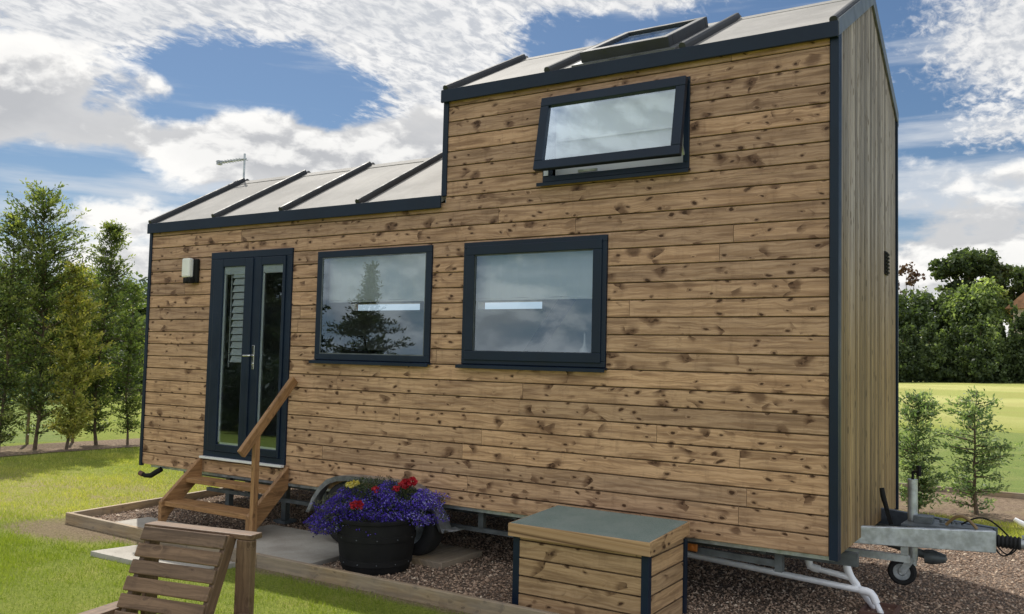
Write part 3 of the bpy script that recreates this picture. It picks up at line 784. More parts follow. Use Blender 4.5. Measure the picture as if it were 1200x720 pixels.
# drawbar
db = MB()
def taper(b, p0, p1, w, h0, h1, zt0, zt1):
    p0, p1 = V3(*p0, 0), V3(*p1, 0); d = nrm(p1-p0); sd = np.cross(d, V3(0, 0, 1))*w/2; q = []
    for p, zt, h in ((p0, zt0, h0), (p1, zt1, h1)):
        for s in (-1, 1):
            for z in (zt-h, zt): a = p+s*sd; q.append((a[0], a[1], z))
    i = len(b.v); b.v += q
    for f in ((0, 1, 3, 2), (4, 6, 7, 5), (0, 4, 5, 1), (2, 3, 7, 6), (1, 5, 7, 3), (0, 2, 6, 4)):
        b.f.append(tuple(i+k for k in f)); b.uv.append([(0, 0)]*4); b.r.append(.5)
taper(db, (7.02, .78), (7.94, 1.13), .05, .12, .15, .515, .535)
db.build('drawbar', 'galv', house, fixn=True, bevel=.005)
db = MB(); taper(db, (7.02, 1.70), (7.94, 1.28), .05, .12, .13, .535, .535); db.build('drawbar', 'blue_steel', house, fixn=True, bevel=.005)
b = MB(); b.prism([(7.35, 1.02), (7.92, 1.17), (7.92, 1.24), (7.38, 1.45)], lambda a, c, d: (a, c, d), .515, .53)
b.box(7.42, 7.54, 1.15, 1.29, .531, .575); b.tube([(7.60, 1.2, .54), (7.60, 1.2, .565)], .018, 8); b.tube([(7.70, 1.2, .54), (7.70, 1.2, .555)], .015, 8); b.tube([(7.67, 1.18, .54), (7.67, 1.18, .56)], .012, 8)
b.build('drawbar_plate', 'galv_dull', house, fixn=True)
b = MB(); prof = []
for k in range(13): prof.append((.048 if k % 2 else .036, k*.0125))
b.lathe(prof, (7.945, 1.2, .455), 20, 'x'); b.build('bellows', 'rubber', house, smooth=True)
b = MB(); b.tube([(8.09, 1.2, .455), (8.22, 1.2, .455)], .035, 14); b.lathe([(0, 0), (.055, .0), (.06, .03), (.055, .09), (.03, .12), (0, .12)], (8.20, 1.2, .45), 16, 'x'); b.beam((8.1, 1.2, .50), (8.42, 1.2, .56), .03, .02); b.build('coupling', 'galv', house, smooth=True)
b = MB(); b.box(6.98, 7.42, .93, .97, .275, .325); b.box(7.36, 7.41, .932, .968, .327, .42); b.build('cross_bar', 'galv', house)
JX = 7.40
b = MB(); b.tube([(JX, 1.24, .24), (JX, 1.24, .83)], .035, 16); b.tube([(JX, 1.24, .20), (JX, 1.24, .42)], .028, 14)
jk = b.build('jockey_wheel', 'galv', house, smooth=True)
b = MB(); b.tube([(JX, 1.24, .83), (JX, 1.24, .885), (JX+.05, 1.2, .89)], .010, 8); b.tube([(JX+.05, 1.2, .86), (JX+.05, 1.2, .935)], .015, 8); b.build('crank_handle', 'black_plastic', jk)
b = MB(); b.lathe([(.06, -.028), (.085, -.03), (.098, -.018), (.1, 0), (.098, .018), (.085, .03), (.06, .028)], (JX-.07, 1.22, .15), 26, 'y'); b.build('tyre', 'rubber', jk, smooth=True)
b = MB(); b.lathe([(0, -.032), (.02, -.034), (.03, -.018), (.058, -.02), (.064, -.02), (.064, .02), (0, .03)], (JX-.07, 1.22, .15), 22, 'y'); b.build('rim', 'galv', jk, smooth=True)
b = MB(); b.beam((JX, 1.18, .26), (JX-.07, 1.18, .15), .008, .05); b.build('fork', 'galv', jk)
b = MB(); b.beam((7.27, 1.12, .50), (7.235, 1.12, .62), .012, .03); b.tube([(7.24, 1.12, .61), (7.215, 1.12, .70), (7.205, 1.12, .76)], [.016, .019, .017], 10); b.build('handbrake_lever', 'black_plastic', house)
def arc(p0, p1, h, n=12):
    p0, p1 = V3(*p0), V3(*p1); return [p0+(p1-p0)*t + V3(0, 0, h*math.sin(math.pi*t)) for t in np.linspace(0, 1, n)]
b = MB(); b.tube(arc((7.63, 1.16, .535), (7.83, 1.12, .535), .075), .011, 8); b.build('hose', 'hose_brown', house, smooth=True)
b = MB(); b.tube(arc((7.72, 1.25, .535), (8.02, 1.22, .49), .085), .006, 8); b.build('breakaway_cable', 'black_plastic', house, smooth=True)
b = MB(); b.tube(arc((7.90, 1.15, .50), (8.06, 1.12, .44), -.10), .006, 8); b.tube(arc((7.96, 1.14, .42), (8.08, 1.16, .44), -.05), .005, 8); b.build('breakaway_cable', 'black_plastic', house, smooth=True)
b = MB(); b.tube([(7.05, 1.35, .36), (7.48, 1.33, .27)], .03, 10); b.lathe([(0, 0), (.05, 0), (.055, .05), (.03, .14), (0, .15)], (7.47, 1.33, .26), 14, 'x'); b.build('spare_socket', 'galv_dull', house, smooth=True)

# bottle and wire rack on the worktop inside the windows
b = MB(); b.box(W2[0]+.01, W2[1]-.01, .055, .20, 1.603, 1.655); b.build('window_board', 'interior', w2)
bt = MB(); bt.lathe([(0, 0), (.036, 0), (.039, .01), (.038, .075), (.018, .10), (.011, .115), (.011, .145), (.008, .15), (.007, .20), (.012, .205), (0, .212)], (5.235, .10, 1.656), 16)
tag(bt.build('soap_bottle', 'white_plastic', None, smooth=True), 'small white pump bottle standing behind the lower right window', 'bottle')
rk = empty('dish_rack', (2.86, .22, 1.475), 'black wire dish rack standing behind the left window', 'dish rack')
b = MB(); b.box(2.68, 3.02, .12, .36, 1.52, 1.70); b.build('tray', 'black_plastic', rk, bevel=.02)
for dx in (0, .14):
    b = MB(); b.tube([(2.70+dx, .14, 1.69), (2.70+dx, .14, 1.78), (2.73+dx, .14, 1.82), (2.79+dx, .14, 1.82), (2.83+dx, .14, 1.78), (2.84+dx, .14, 1.69)], .007, 6); b.build('wire_hoop', 'black_plastic', rk)

# ------------------------------------------------------------------ steps
st = empty('entrance_steps', (1.6, -.25, 0), 'brown timber steps with two treads and a handrail up to the door', 'steps')
for x in (.985, 2.205):
    b = MB(); b.prism([(-.045, .60), (-.50, .20), (-.50, 0.0), (-.44, 0.0), (-.40, .075), (-.045, .395)], lambda a, c, d: (d, a, c), x, x+.045)
    b.build('stringer', 'stairwood', st, fixn=True, bevel=.004)
for z, ya, yb in ((.405, -.24, -.06), (.205, -.47, -.235)):
    b = MB(); b.box(1.032, 2.203, ya, yb, z-.045, z); b.build('tread', 'stairwood', st, bevel=.005)
b = MB(); b.box(2.252, 2.297, -.50, -.445, .0, .93); b.build('post', 'stairwood', st, bevel=.004)
b = MB(); b.beam((2.275, -.045, 1.41), (2.275, -.64, .76), .045, .085); b.build('handrail', 'stairwood', st, bevel=.008)

# ------------------------------------------------------------------ storage box
bx = empty('storage_box', (5.68, -.5, -.03), 'low wooden storage box with green felt lid beside the flower tub', 'box')
def pan(mp, u0, u1, v1f=.50, bw=.118):
    b = MB(); boards(b, None, mp, bw, -.03, 5, [(u0, u1, -.03, .52)], [], depth=.018, seglen=(90, 99)); return b
X0_, X1_, Y0_, Y1_ = 5.215, 6.155, -.79, -.20
pan(lambda u, v, d: (u, Y0_-d, v), X0_, X1_).build('front_panel', 'boxwood', bx)
pan(lambda u, v, d: (X1_+d, u, v), Y0_, Y1_).build('side_panel', 'boxwood', bx)
pan(lambda u, v, d: (X0_-d, Y0_+Y1_-u, v), Y0_, Y1_).build('side_panel', 'boxwood', bx)
pan(lambda u, v, d: (X0_+X1_-u, Y1_+d, v), X0_, X1_).build('rear_panel', 'boxwood', bx)
for xx, yy in ((X0_-.022, Y0_-.022), (X1_-.028, Y0_-.022), (X0_-.022, Y1_-.028), (X1_-.018, Y1_-.018)):
    b = MB(); b.box(xx, xx+.05, yy, yy+.05, -.035, .47); b.build('corner_strip', 'anthracite', bx, bevel=.003)
lz = lambda y: .548 + (y+.83)*.045
b = MB(); F0, F1, G0, G1 = 5.17, 6.20, -.845, -.165
def lidring(y0, y1, x0, x1): b.prism([(y0, lz(y0)-.085), (y1, lz(y1)-.085), (y1, lz(y1)), (y0, lz(y0))], lambda a, c, d: (d, a, c), x0, x1)
lidring(G0, G0+.022, F0, F1); lidring(G1-.022, G1, F0, F1); lidring(G0+.0225, G1-.0225, F0, F0+.022); lidring(G0+.0225, G1-.0225, F1-.022, F1)
ld = b.build('lid', 'boxwood', bx, fixn=True, bevel=.003)
b = MB(); b.prism([(G0+.012, lz(G0)-.02), (G1-.012, lz(G1)-.02), (G1-.012, lz(G1)+.003), (G0+.012, lz(G0)+.003)], lambda a, c, d: (d, a, c), F0+.012, F1-.012); b.build('felt_top', 'green_felt', ld, fixn=True, bevel=.002)

# ------------------------------------------------------------------ drain pipes
def pipe(pts, label, group=True, r=.022):
    p = empty('drain_pipe', pts[-1], label, 'pipe', 'white waste pipes under the house')
    b = MB(); b.tube(pts, r, 14); b.build('pipe', 'pipe_white', p, smooth=True)
    for k in range(1, len(pts)-1):
        a, c, d = V3(*pts[k-1]), V3(*pts[k]), V3(*pts[k+1]); i, o = nrm(a-c), nrm(d-c)
        b = MB(); b.tube([c+i*.075, c+i*.03, c+(i+o)*.008, c+o*.03, c+o*.075], r*1.22, 14); b.build('elbow', 'pipe_white', p, smooth=True)
    return p
pipe([(5.1, .62, .225), (7.22, .62, .105), (7.28, .62, -.03)], 'long white waste pipe running low from behind the wooden box to the drain')
pipe([(6.79, .62, .40), (6.80, .62, .22), (7.075, .62, .185)], 'short white pipe dropping from the floor and turning right near the corner')
pipe([(7.00, .62, .42), (7.08, .62, .19), (7.22, .72, -.02)], 'white pipe slanting down from the house corner to the drain')
g = MB(); 
for a in ((7.16, 7.38, .50, .52), (7.16, 7.38, .80, .82), (7.16, 7.18, .52, .80), (7.36, 7.38, .52, .80)): g.box(*a, -.08, .0)
g.box(7.18, 7.36, .52, .80, -.08, -.025)
tag(g.build('drain_gully', 'terracotta', None), 'reddish brown square drain gully in the gravel under the white pipes', 'drain')
b = MB(); b.box(3.62, 4.15, -.2, .38, -.04, .015)
tag(b.build('timber_pad', 'kerbwood', None, bevel=.006), 'flat timber pad under the wheel behind the flower tub', 'wood board')
b = MB(); b.tube([(8.18, 4.43, .04), (8.06, 4.42, .08), (7.98, 4.40, .12), (7.93, 4.4, .15)], [.03, .03, .028, .02], 12); b.tube([(8.18, 4.43, .04), (8.22, 4.43, -.07)], .025, 12)
tag(b.build('standpipe', 'pipe_white', None, smooth=True), 'white bent pipe end standing in grass beyond the drawbar', 'pipe')

# ------------------------------------------------------------------ flower tub
TX, TY = 3.70, -.47
ft = empty('flower_tub', (TX, TY, -.03), 'round black tub overflowing with purple lobelia and red and yellow flowers', 'flower tub')
b = MB(); b.lathe([(0, -.03), (.262, -.03), (.272, .0), (.292, .10), (.306, .22), (.308, .345), (.320, .35), (.323, .372), (.30, .378), (.285, .37), (.28, .33), (0, .32)], (TX, TY, 0), 40); tb = b.build('tub', 'black_plastic', ft, smooth=True)
for z, r in ((.045, .281), (.235, .3065)):
    b = MB(); b.lathe([(r, z-.022), (r+.005, z-.02), (r+.007, z+.02), (r+.003, z+.022)], (TX, TY, 0), 40); hp = b.build('hoop', 'black_plastic', tb, smooth=True)
    for k in range(12):
        tt = k*math.pi/6 + .2; b = MB(); b.lathe([(0, -.004), (.004, -.003), (.005, .002)], (TX+(r+.008)*math.cos(tt), TY+(r+.008)*math.sin(tt), z), 6, 'y'); b.build('rivet', 'galv_dull', hp)
def leafquads(P, size, asp=.45, d=None, droop=0.):
    """diamond leaves at points P"""
    n = len(P); a = rng.normal(size=(n, 3)) if d is None else d + rng.normal(size=(n, 3))*.55
    a /= np.linalg.norm(a, axis=1)[:, None]; a[:, 2] -= droop
    q = rng.normal(size=(n, 3)); bb = np.cross(a, q); bb /= np.linalg.norm(bb, axis=1)[:, None]
    s = (size*rng.uniform(.6, 1.4, n))[:, None]
    return np.stack([P-a*s*.5, P+bb*s*asp*.5, P+a*s*.5, P-bb*s*asp*.5], 1)
def mound(n, rr=(.50, .33, .26), c=(TX-.055, TY+.03, .42), low=-.45):
    d = rng.normal(size=(n*3, 3)); d /= np.linalg.norm(d, axis=1)[:, None]; d = d[d[:, 2] > low][:n]
    side = nrm((.847, .532, 0)); fwd = V3(-.532, .847, 0)
    k = rng.uniform(.72, 1.06, len(d))[:, None]
    lump = 1 + .14*np.sin(d[:, :1]*7+1)*np.sin(d[:, 1:2]*6) + .08*np.sin(d[:, 2:3]*11+d[:, :1]*5)
    q = d*k*lump
    P = np.array(c) + q[:, :1]*rr[0]*side + q[:, 1:2]*rr[1]*fwd + q[:, 2:3]*rr[2]*V3(0, 0, 1)
    P[:, 2] -= .16*np.clip(-q[:, 0]-.25, 0, 1)       # hangs lower on its left
    return P, q
P, q = mound(12000); npmesh('foliage', leafquads(P - q*.02, .026, .22), 4, 'lobelia_stem', ft, rng.beta(1.5, 2.5, len(P)) + (q[:, 0] < -.55)*.35)
P, q = mound(30000)
keep = (q[:, 2] < .62+.2*np.sin(q[:, 0]*9)) & (np.sin(q[:, 0]*13+q[:, 2]*9)+np.sin(q[:, 2]*17+q[:, 1]*5) > rng.normal(-.9, .7, len(q)))
P, q = P[keep], q[keep]; bright = np.clip(.10 + q[:, 0]*.22 + rng.beta(1.0, 2.6, len(P))*.95, 0, 1)
npmesh('lobelia_flowers', leafquads(P, .0135, .8), 4, 'lobelia', ft, bright)
def cluster(name, c, r, n, m, size):
    d = rng.normal(size=(n, 3)); d /= np.linalg.norm(d, axis=1)[:, None]; P = np.array(c) + d*r*rng.uniform(.6, 1, (n, 1))*V3(1, 1, .7)
    npmesh(name, leafquads(P, size, .8), 4, m, ft)
side = nrm((.847, .532, 0))
def fl(px_off, z, dep):
    z += .01; return V3(TX, TY, 0) + side*px_off + V3(.532, -.847, 0)*dep + V3(0, 0, z)
cluster('red_bloom', fl(.22, .635, .1), .05, 90, 'red_petal', .03); cluster('red_bloom', fl(.27, .65, .06), .05, 90, 'red_petal', .03); cluster('red_bloom', fl(.16, .60, .12), .03, 40, 'red_petal', .025)
cluster('red_bloom', fl(-.11, .505, .34), .05, 90, 'red_petal', .026); cluster('red_bloom', fl(.01, .60, .2), .035, 50, 'red_petal', .022)
cluster('yellow_bloom', fl(-.20, .625, .15), .035, 60, 'yellow_petal', .026); cluster('yellow_bloom', fl(-.16, .635, .12), .025, 40, 'yellow_petal', .026)

# ------------------------------------------------------------------ garden chair in front
A_, B_ = V3(4.262, -2.985, 0), V3(4.925, -2.85, 0)
ux = nrm(B_-A_); nx = V3(ux[1], -ux[0], 0); WD = np.linalg.norm(B_-A_)
gc = empty('garden_chair', ((A_+B_)/2).tolist()[:2] + [-.06], 'dark brown slatted wooden garden chair on the lawn in front', 'chair')
def cp(u, n, z): return A_ + ux*u + nx*n + V3(0, 0, z)
def cbox(name, u0, u1, n0, n1, z0, z1, bev=.005, m='chairwood'):
    b = MB(); b.obox((cp(u0, n0, z0)+cp(u1, n1, z1))/2, ux*(u1-u0)/2, nx*(n1-n0)/2, V3(0, 0, (z1-z0)/2)); return b.build(name, m, gc, bevel=bev)
cbox('post', 0, .03, -.09, -.0, -.08, .72); cbox('post', WD-.09, WD, -.045, -.0, -.08, .72)
cbox('top_rail', 0, WD, -.09, .0, .721, .748)
def bk(u, s, o): # along the reclined back: s down from the top, o out of the back
    a = R(24); return cp(u, .012, .735) + (nx*math.sin(a) - V3(0, 0, math.cos(a)))*s + (nx*math.cos(a) + V3(0, 0, math.sin(a)))*o
for k in range(7):
    s0 = .005 + k*.0835; s1 = s0 + .069; b = MB(); 
    b.obox((bk(.055, s0, .03)+bk(WD-.105, s1, .05))/2, ux*(WD-.16)/2, (bk(0, s1, 0)-bk(0, s0, 0))/2, (bk(0, 0, .05)-bk(0, 0, .03))/2)
    b.build('slat', 'chairwood', gc, bevel=.005)
for uu in (.075, WD-.135):
    b = MB(); b.obox((bk(uu, .0, -.04)+bk(uu+.03, .72, .0295))/2, ux*.015, (bk(0, .72, 0)-bk(0, 0, 0))/2, (bk(0, 0, .0295)-bk(0, 0, -.04))/2); b.build('back_batten', 'chairwood', gc, bevel=.004)
cbox('armrest', -.055, .045, .001, .66, .340, .370); cbox('armrest', WD-.045, WD+.055, .001, .66, .340, .370)
for u in (-.02, WD-.02): cbox('leg', u, u+.045, .52, .59, -.08, .339)
for u in (-.02, WD-.02): cbox('side_rail', u, u+.03, .02, .50, .23, .31)
for k in range(5): cbox('seat_slat', .03, WD-.03, .10+k*.095, .18+k*.095, .10+k*.006, .122+k*.006)
cbox('seat_rail', .031, WD-.031, .56, .585, .03, .12)

# ------------------------------------------------------------------ trees
def conifer(seed, h, r, base=.5, nb=120, per=7, leaf=.05, lean=0., prof=.8, up=.6, fuzz=.07, trunk=.045, dens=10):
    g = np.random.default_rng(seed)
    zs = np.linspace(0, h, 14); tx = np.cumsum(g.normal(0, .018, 14))*h/4; ty = np.cumsum(g.normal(0, .018, 14))*h/4
    tm = MB(); tm.tube([(tx[i], ty[i], zs[i]) for i in range(14)], [trunk*(1-.88*i/13)*(1.25 if i == 0 else 1) for i in range(14)], 8)
    P = []; D = []; Rn = []
    for b_ in range(nb):
        t = g.uniform(0, 1); z = base + (h-base)*t
        if z > h*.985: continue
        env = math.sin(min(1., (1-t)*1.25 + .02)*math.pi/2)**prof * (.50 + .50*min(1, t*2.3))
        ln = r*env*g.uniform(.4, 1.25)+.05
        a = g.uniform(0, 2*math.pi); el = g.normal(up, .18)
        x0, y0 = np.interp(z, zs, tx), np.interp(z, zs, ty)
        k = max(4, int(ln/.075)); pts = []
        cr = g.uniform(0, 1)
        for i in range(k+1):
            s = i/k; rr_ = ln*s; zz = z + math.tan(el)*ln*.55*s + .25*ln*s*s*(up-.3)
            aa = a + .25*s*math.sin(b_); pts.append((x0+rr_*math.cos(aa), y0+rr_*math.sin(aa), zz))
        tm.tube([pts[0], pts[len(pts)//2], pts[-1]], [.012*ln+.003, .007*ln+.002, .002], 4, False)
        for i in range(1, k+1):
            p = np.array(pts[i]); d = nrm(np.array(pts[i])-np.array(pts[i-1]))
            m = int(dens*(.7+.6*g.random())); o = g.normal(size=(m, 3))*fuzz*V3(1, 1, .7)*(1.15 - .5*i/k)
            o = o*(.45 + .9*g.random()); P.append(p + o + d*g.uniform(-.05, .07, (m, 1))); D.append(np.repeat([d + V3(0, 0, .25)], m, 0) + o/fuzz*.6)
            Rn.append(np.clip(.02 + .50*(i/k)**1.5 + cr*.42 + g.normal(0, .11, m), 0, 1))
    P = np.concatenate(P); D = np.concatenate(D); Rn = np.concatenate(Rn)
    D /= np.linalg.norm(D, axis=1)[:, None]
    global rng; keep = rng; rng = g; Q = leafquads(P, leaf*1.12, .36, D); rng = keep
    return tm, Q, Rn
def place_conifer(name, label, loc, args, lm, group, cat='tree'):
    z = float(ground_z(np.array(loc[0]), np.array(loc[1]))); root = empty(name, (loc[0], loc[1], z), label, cat, group)
    tm, Q, Rn = conifer(**args); off = np.array([loc[0], loc[1], z])
    tm.v = [tuple(np.array(p)+off) for p in tm.v]
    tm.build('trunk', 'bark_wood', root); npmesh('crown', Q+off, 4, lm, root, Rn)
    return root
G1 = 'young trees along the left boundary'
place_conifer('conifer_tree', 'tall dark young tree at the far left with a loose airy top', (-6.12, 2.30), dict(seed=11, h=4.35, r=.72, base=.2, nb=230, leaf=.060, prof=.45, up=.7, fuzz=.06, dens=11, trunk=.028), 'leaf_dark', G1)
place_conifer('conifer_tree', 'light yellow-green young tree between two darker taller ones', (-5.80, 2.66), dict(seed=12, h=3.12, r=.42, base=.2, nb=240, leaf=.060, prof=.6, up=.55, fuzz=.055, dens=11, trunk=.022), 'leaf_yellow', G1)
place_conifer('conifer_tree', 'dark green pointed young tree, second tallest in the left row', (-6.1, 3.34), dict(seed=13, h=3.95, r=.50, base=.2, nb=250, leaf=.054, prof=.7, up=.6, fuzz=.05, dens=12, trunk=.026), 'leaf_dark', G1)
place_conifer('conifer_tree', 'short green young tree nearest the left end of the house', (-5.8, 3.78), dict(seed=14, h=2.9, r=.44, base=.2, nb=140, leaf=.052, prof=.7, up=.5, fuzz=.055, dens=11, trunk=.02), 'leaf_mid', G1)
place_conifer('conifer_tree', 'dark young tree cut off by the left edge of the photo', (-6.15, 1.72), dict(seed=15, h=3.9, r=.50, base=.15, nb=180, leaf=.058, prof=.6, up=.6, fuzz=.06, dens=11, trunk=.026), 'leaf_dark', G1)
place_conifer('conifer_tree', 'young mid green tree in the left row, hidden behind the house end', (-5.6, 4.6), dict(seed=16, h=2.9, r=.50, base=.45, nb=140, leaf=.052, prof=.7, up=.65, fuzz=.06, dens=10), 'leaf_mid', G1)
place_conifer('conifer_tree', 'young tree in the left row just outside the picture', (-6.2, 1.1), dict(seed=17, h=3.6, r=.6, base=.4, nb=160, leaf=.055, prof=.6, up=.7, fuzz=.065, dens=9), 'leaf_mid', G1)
G2 = 'small conifers in the bark bed at right'
place_conifer('small_conifer', 'small leafy conifer close beside the right end of the house', (6.89, 5.45), dict(seed=21, h=1.38, r=.27, base=.06, nb=105, leaf=.044, prof=.4, up=.55, fuzz=.05, dens=14, trunk=.02), 'leaf_small', G2)
place_conifer('small_conifer', 'small conifer with spreading branches, furthest right in the bark bed', (7.50, 5.80), dict(seed=22, h=1.46, r=.47, base=.06, nb=66, leaf=.046, prof=.55, up=.35, fuzz=.05, dens=14, trunk=.024), 'leaf_small', G2)
place_conifer('small_conifer', 'small conifer in the bark bed hidden behind the house wall', (6.1, 5.3), dict(seed=23, h=1.4, r=.35, base=.15, nb=55, leaf=.038, prof=.6, up=.45, fuzz=.045, dens=8, trunk=.022), 'leaf_small', G2)
# trees behind the photographer, seen mirrored in the glass
G3 = 'trees behind the photographer'
place_conifer('conifer_tree', 'tall pointed conifer mirrored in the left window', (-7.6, -12), dict(seed=31, h=4.15, r=1.4, base=.2, nb=230, leaf=.10, prof=2.6, up=.25, fuzz=.10, dens=7, trunk=.06), 'leaf_shade', G3)
for i, (x, y, h, r) in enumerate(((-12.0, -12.5, 4.9, 1.7), (-13.6, -12.2, 4.9, 1.8), (-16.2, -13, 5.6, 2.0))):
    place_conifer('conifer_tree', ('dark conifer mirrored in the right door pane', 'dark conifer mirrored between the two door panes', 'dark conifer mirrored in the left door pane')[i], (x, y), dict(seed=32+i, h=h, r=r, base=.2, nb=300, leaf=.14, prof=1., up=.25, fuzz=.14, dens=9, trunk=.08), 'leaf_shade', G3)

for i, x in enumerate((-11.5, -10.2, -8.9, -7.6, -6.3, -5.0)):  # unseen low conifers, added to block the sunlit lawn's reflection in the door
    place_conifer('conifer_tree', 'added low bushy conifer screening the lawn from the door glass, %s from the left' % ('first', 'second', 'third', 'fourth', 'fifth', 'sixth')[i], (x, -7.2), dict(seed=41+i, h=1.55, r=.95, base=.05, nb=130, leaf=.13, prof=.5, up=.2, fuzz=.13, dens=9, trunk=.05), 'leaf_shade', G3)

def broadleaf(name, label, loc, h, lobes, n, leaf, lm, group, seed, trunk_r=.25, cat='tree', bare=False):
    g = np.random.default_rng(seed); z = float(ground_z(np.array(loc[0]), np.array(loc[1])))
    root = empty(name, (loc[0], loc[1], z), label, cat, group); P = []; Rn = []; D = []
    tm = MB(); off = V3(loc[0], loc[1], z)
    tm.tube([off + V3(0, 0, -.2), off + V3(.02*h, 0, h*.3), off+V3(0, .02*h, h*.62)], [trunk_r, trunk_r*.7, trunk_r*.3], 8)
    tot = sum(l[3]*l[4] for l in lobes)
    for (cx, cy, cz, rx, rz) in lobes:
        m = int(n*rx*rz/tot); k = max(8, m//55)
        tm.tube([off + V3(0, 0, h*.28), off + V3(cx*.5, cy*.5, cz*.75), off + V3(cx, cy, cz)], [trunk_r*.45, trunk_r*.25, trunk_r*.08], 6)
        cc = g.normal(size=(k, 3)); cc /= np.linalg.norm(cc, axis=1)[:, None]; cc *= g.uniform(.45, 1., (k, 1))
        cl = g.integers(0, k, m); cv = g.random(k)
        p = cc[cl] + g.normal(size=(m, 3))*.13
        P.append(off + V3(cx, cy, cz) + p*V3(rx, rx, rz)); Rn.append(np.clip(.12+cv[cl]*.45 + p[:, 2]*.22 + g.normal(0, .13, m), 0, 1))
    tm.build('trunk', 'bark_wood', root); P = np.concatenate(P); Rn = np.concatenate(Rn)
    global rng; keep = rng; rng = g; Q = leafquads(P, leaf, .7); rng = keep
    npmesh('crown', Q, 4, lm, root, Rn); return root
# the far hedge line across the field (right)
gh = np.random.default_rng(5)
def azp(px, dist):   # bearing given in the photo's horizontal pixels, as a world bearing
    c = (px-600)/1021.; d = nrm(V3(math.cos(.561)*c - math.sin(.561), math.sin(.561)*c + math.cos(.561), 0)); return 8.33 + d[0]*dist, -5.89 + d[1]*dist
hl = ['first', 'second', 'third', 'fourth', 'fifth', 'sixth', 'seventh', 'eighth', 'ninth', 'tenth', 'eleventh', 'twelfth', 'thirteenth', 'fourteenth']
for i in range(14):
    px = 1028 + i*15; x, y = azp(px, 61.5 + gh.uniform(-.7, .7)); hh = gh.uniform(3.5, 4.2) + (1.1 if px > 1180 else 0)
    lob = [(0, 0, hh*.34, .95, hh*.36), (gh.uniform(-.3, .3), .3, hh*.64, .55, hh*.30), (gh.uniform(-.2, .2), 0, hh*.85, .28, hh*.18), (gh.uniform(-.6, .6), -.5, hh*.45, .5, hh*.25), (gh.uniform(-.5, .5), -.4, hh*.2, 1.0, hh*.24)]
    broadleaf('hedge_shrub', 'dense young green shrub, %s from the left in the hedge across the field' % hl[i], (x, y), hh, lob, 4200, .20, 'leaf_far_light' if i % 4 == 1 else 'leaf_far', 'shrubs in the hedge across the field', 100+i, .08, 'shrub')
def deep(px, dist): return azp(px, dist)
broadleaf('broadleaf_tree', 'dark mixed tree behind the hedge next to the house wall', deep(1060, 68), 6.4, [(0, 0, 3.8, 2.0, 2.5), (-1.2, 0, 3, 1.5, 2)], 7000, .30, 'leaf_far', 'big trees behind the hedge', 201)
broadleaf('broadleaf_tree', 'thin rust-tinted treetop rising above the dark tree by the wall', deep(1063, 70), 8.6, [(0, 0, 7.6, .9, .9), (.6, 0, 7.3, .8, .5), (-.4, 0, 6.6, .7, .6)], 330, .26, 'leaf_rust', 'big trees behind the hedge', 202, .16)
broadleaf('broadleaf_tree', 'round dark tree filling the gap behind the hedge', deep(1101, 72), 7.0, [(0, 0, 4.2, 2.2, 2.4), (1.3, 0, 3.6, 1.8, 2.2)], 9000, .30, 'leaf_far', 'big trees behind the hedge', 203)
broadleaf('broadleaf_tree', 'tallest spreading dark tree standing behind the grey-green one', deep(1137, 76), 10.6, [(0, 0, 8.9, 1.9, 1.25), (-1.6, 0, 8.4, 1.4, .8), (1.5, 0, 8.2, 1.5, .9), (0, .5, 6.6, 1.7, 1.5), (-1.2, 0, 6.9, .9, .6)], 9000, .30, 'leaf_far', 'big trees behind the hedge', 204, .3)
broadleaf('broadleaf_tree', 'large rounded grey-green tree in front of the tallest one', deep(1146, 70), 7.4, [(0, 0, 4.6, 1.9, 2.2), (.3, 0, 5.7, 1.4, 1.3), (-1.0, 0, 4.0, 1.4, 1.8)], 14000, .26, 'leaf_far_light', 'big trees behind the hedge', 205, .3)
broadleaf('broadleaf_tree', 'flat-topped dark tree at the right edge behind the house roof', deep(1190, 82), 9.6, [(0, 0, 7.9, 2.3, 1.1), (2.2, 0, 7.8, 2.3, 1.2), (-1, 0, 7.2, 1.5, .8), (1, 0, 5.8, 2.6, 1.7)], 10000, .30, 'leaf_far', 'big trees behind the hedge', 206, .3)
# left background trees
for i, (px, dist, h, r) in enumerate(((8, 40, 4.6, 3.2), (52, 44, 5.2, 3.4), (98, 38, 4.4, 3.0), (142, 42, 5.0, 3.2), (178, 40, 4.7, 3.0), (-40, 40, 5, 3.2), (215, 46, 5, 3.2))):
    x, y = azp(px, dist)
    broadleaf('broadleaf_tree', ('dark bushy background tree left of the tall young tree', 'dark bushy background tree behind the tall young tree', 'dark bushy background tree behind the yellow-green one', 'dark bushy background tree behind the short young tree', 'dark background tree touching the left corner of the house', 'background tree beyond the left edge', 'background tree hidden behind the house doors')[i], (x, y), h,
              [(0, 0, h*.55, r*.8, h*.42), (r*.5, .3, h*.42, r*.6, h*.36), (-r*.5, 0, h*.42, r*.6, h*.36)], 6500, .24, 'leaf_far', 'dark trees beyond the left boundary', 300+i, .2)
for i in range(7):
    x, y = azp(-22 + i*32, 31 + gh.uniform(-1, 1)); hh = gh.uniform(1.7, 2.3)
    broadleaf('low_shrub', 'low dark shrub, %s from the left, in the thicket behind the left tree row' % hl[i], (x, y), hh, [(0, 0, hh*.5, .75, hh*.48), (.5, 0, hh*.35, .6, hh*.36), (-.5, .2, hh*.4, .6, hh*.38)], 3500, .11, 'leaf_far', 'low shrubs behind the left tree row', 400+i, .05, 'shrub')
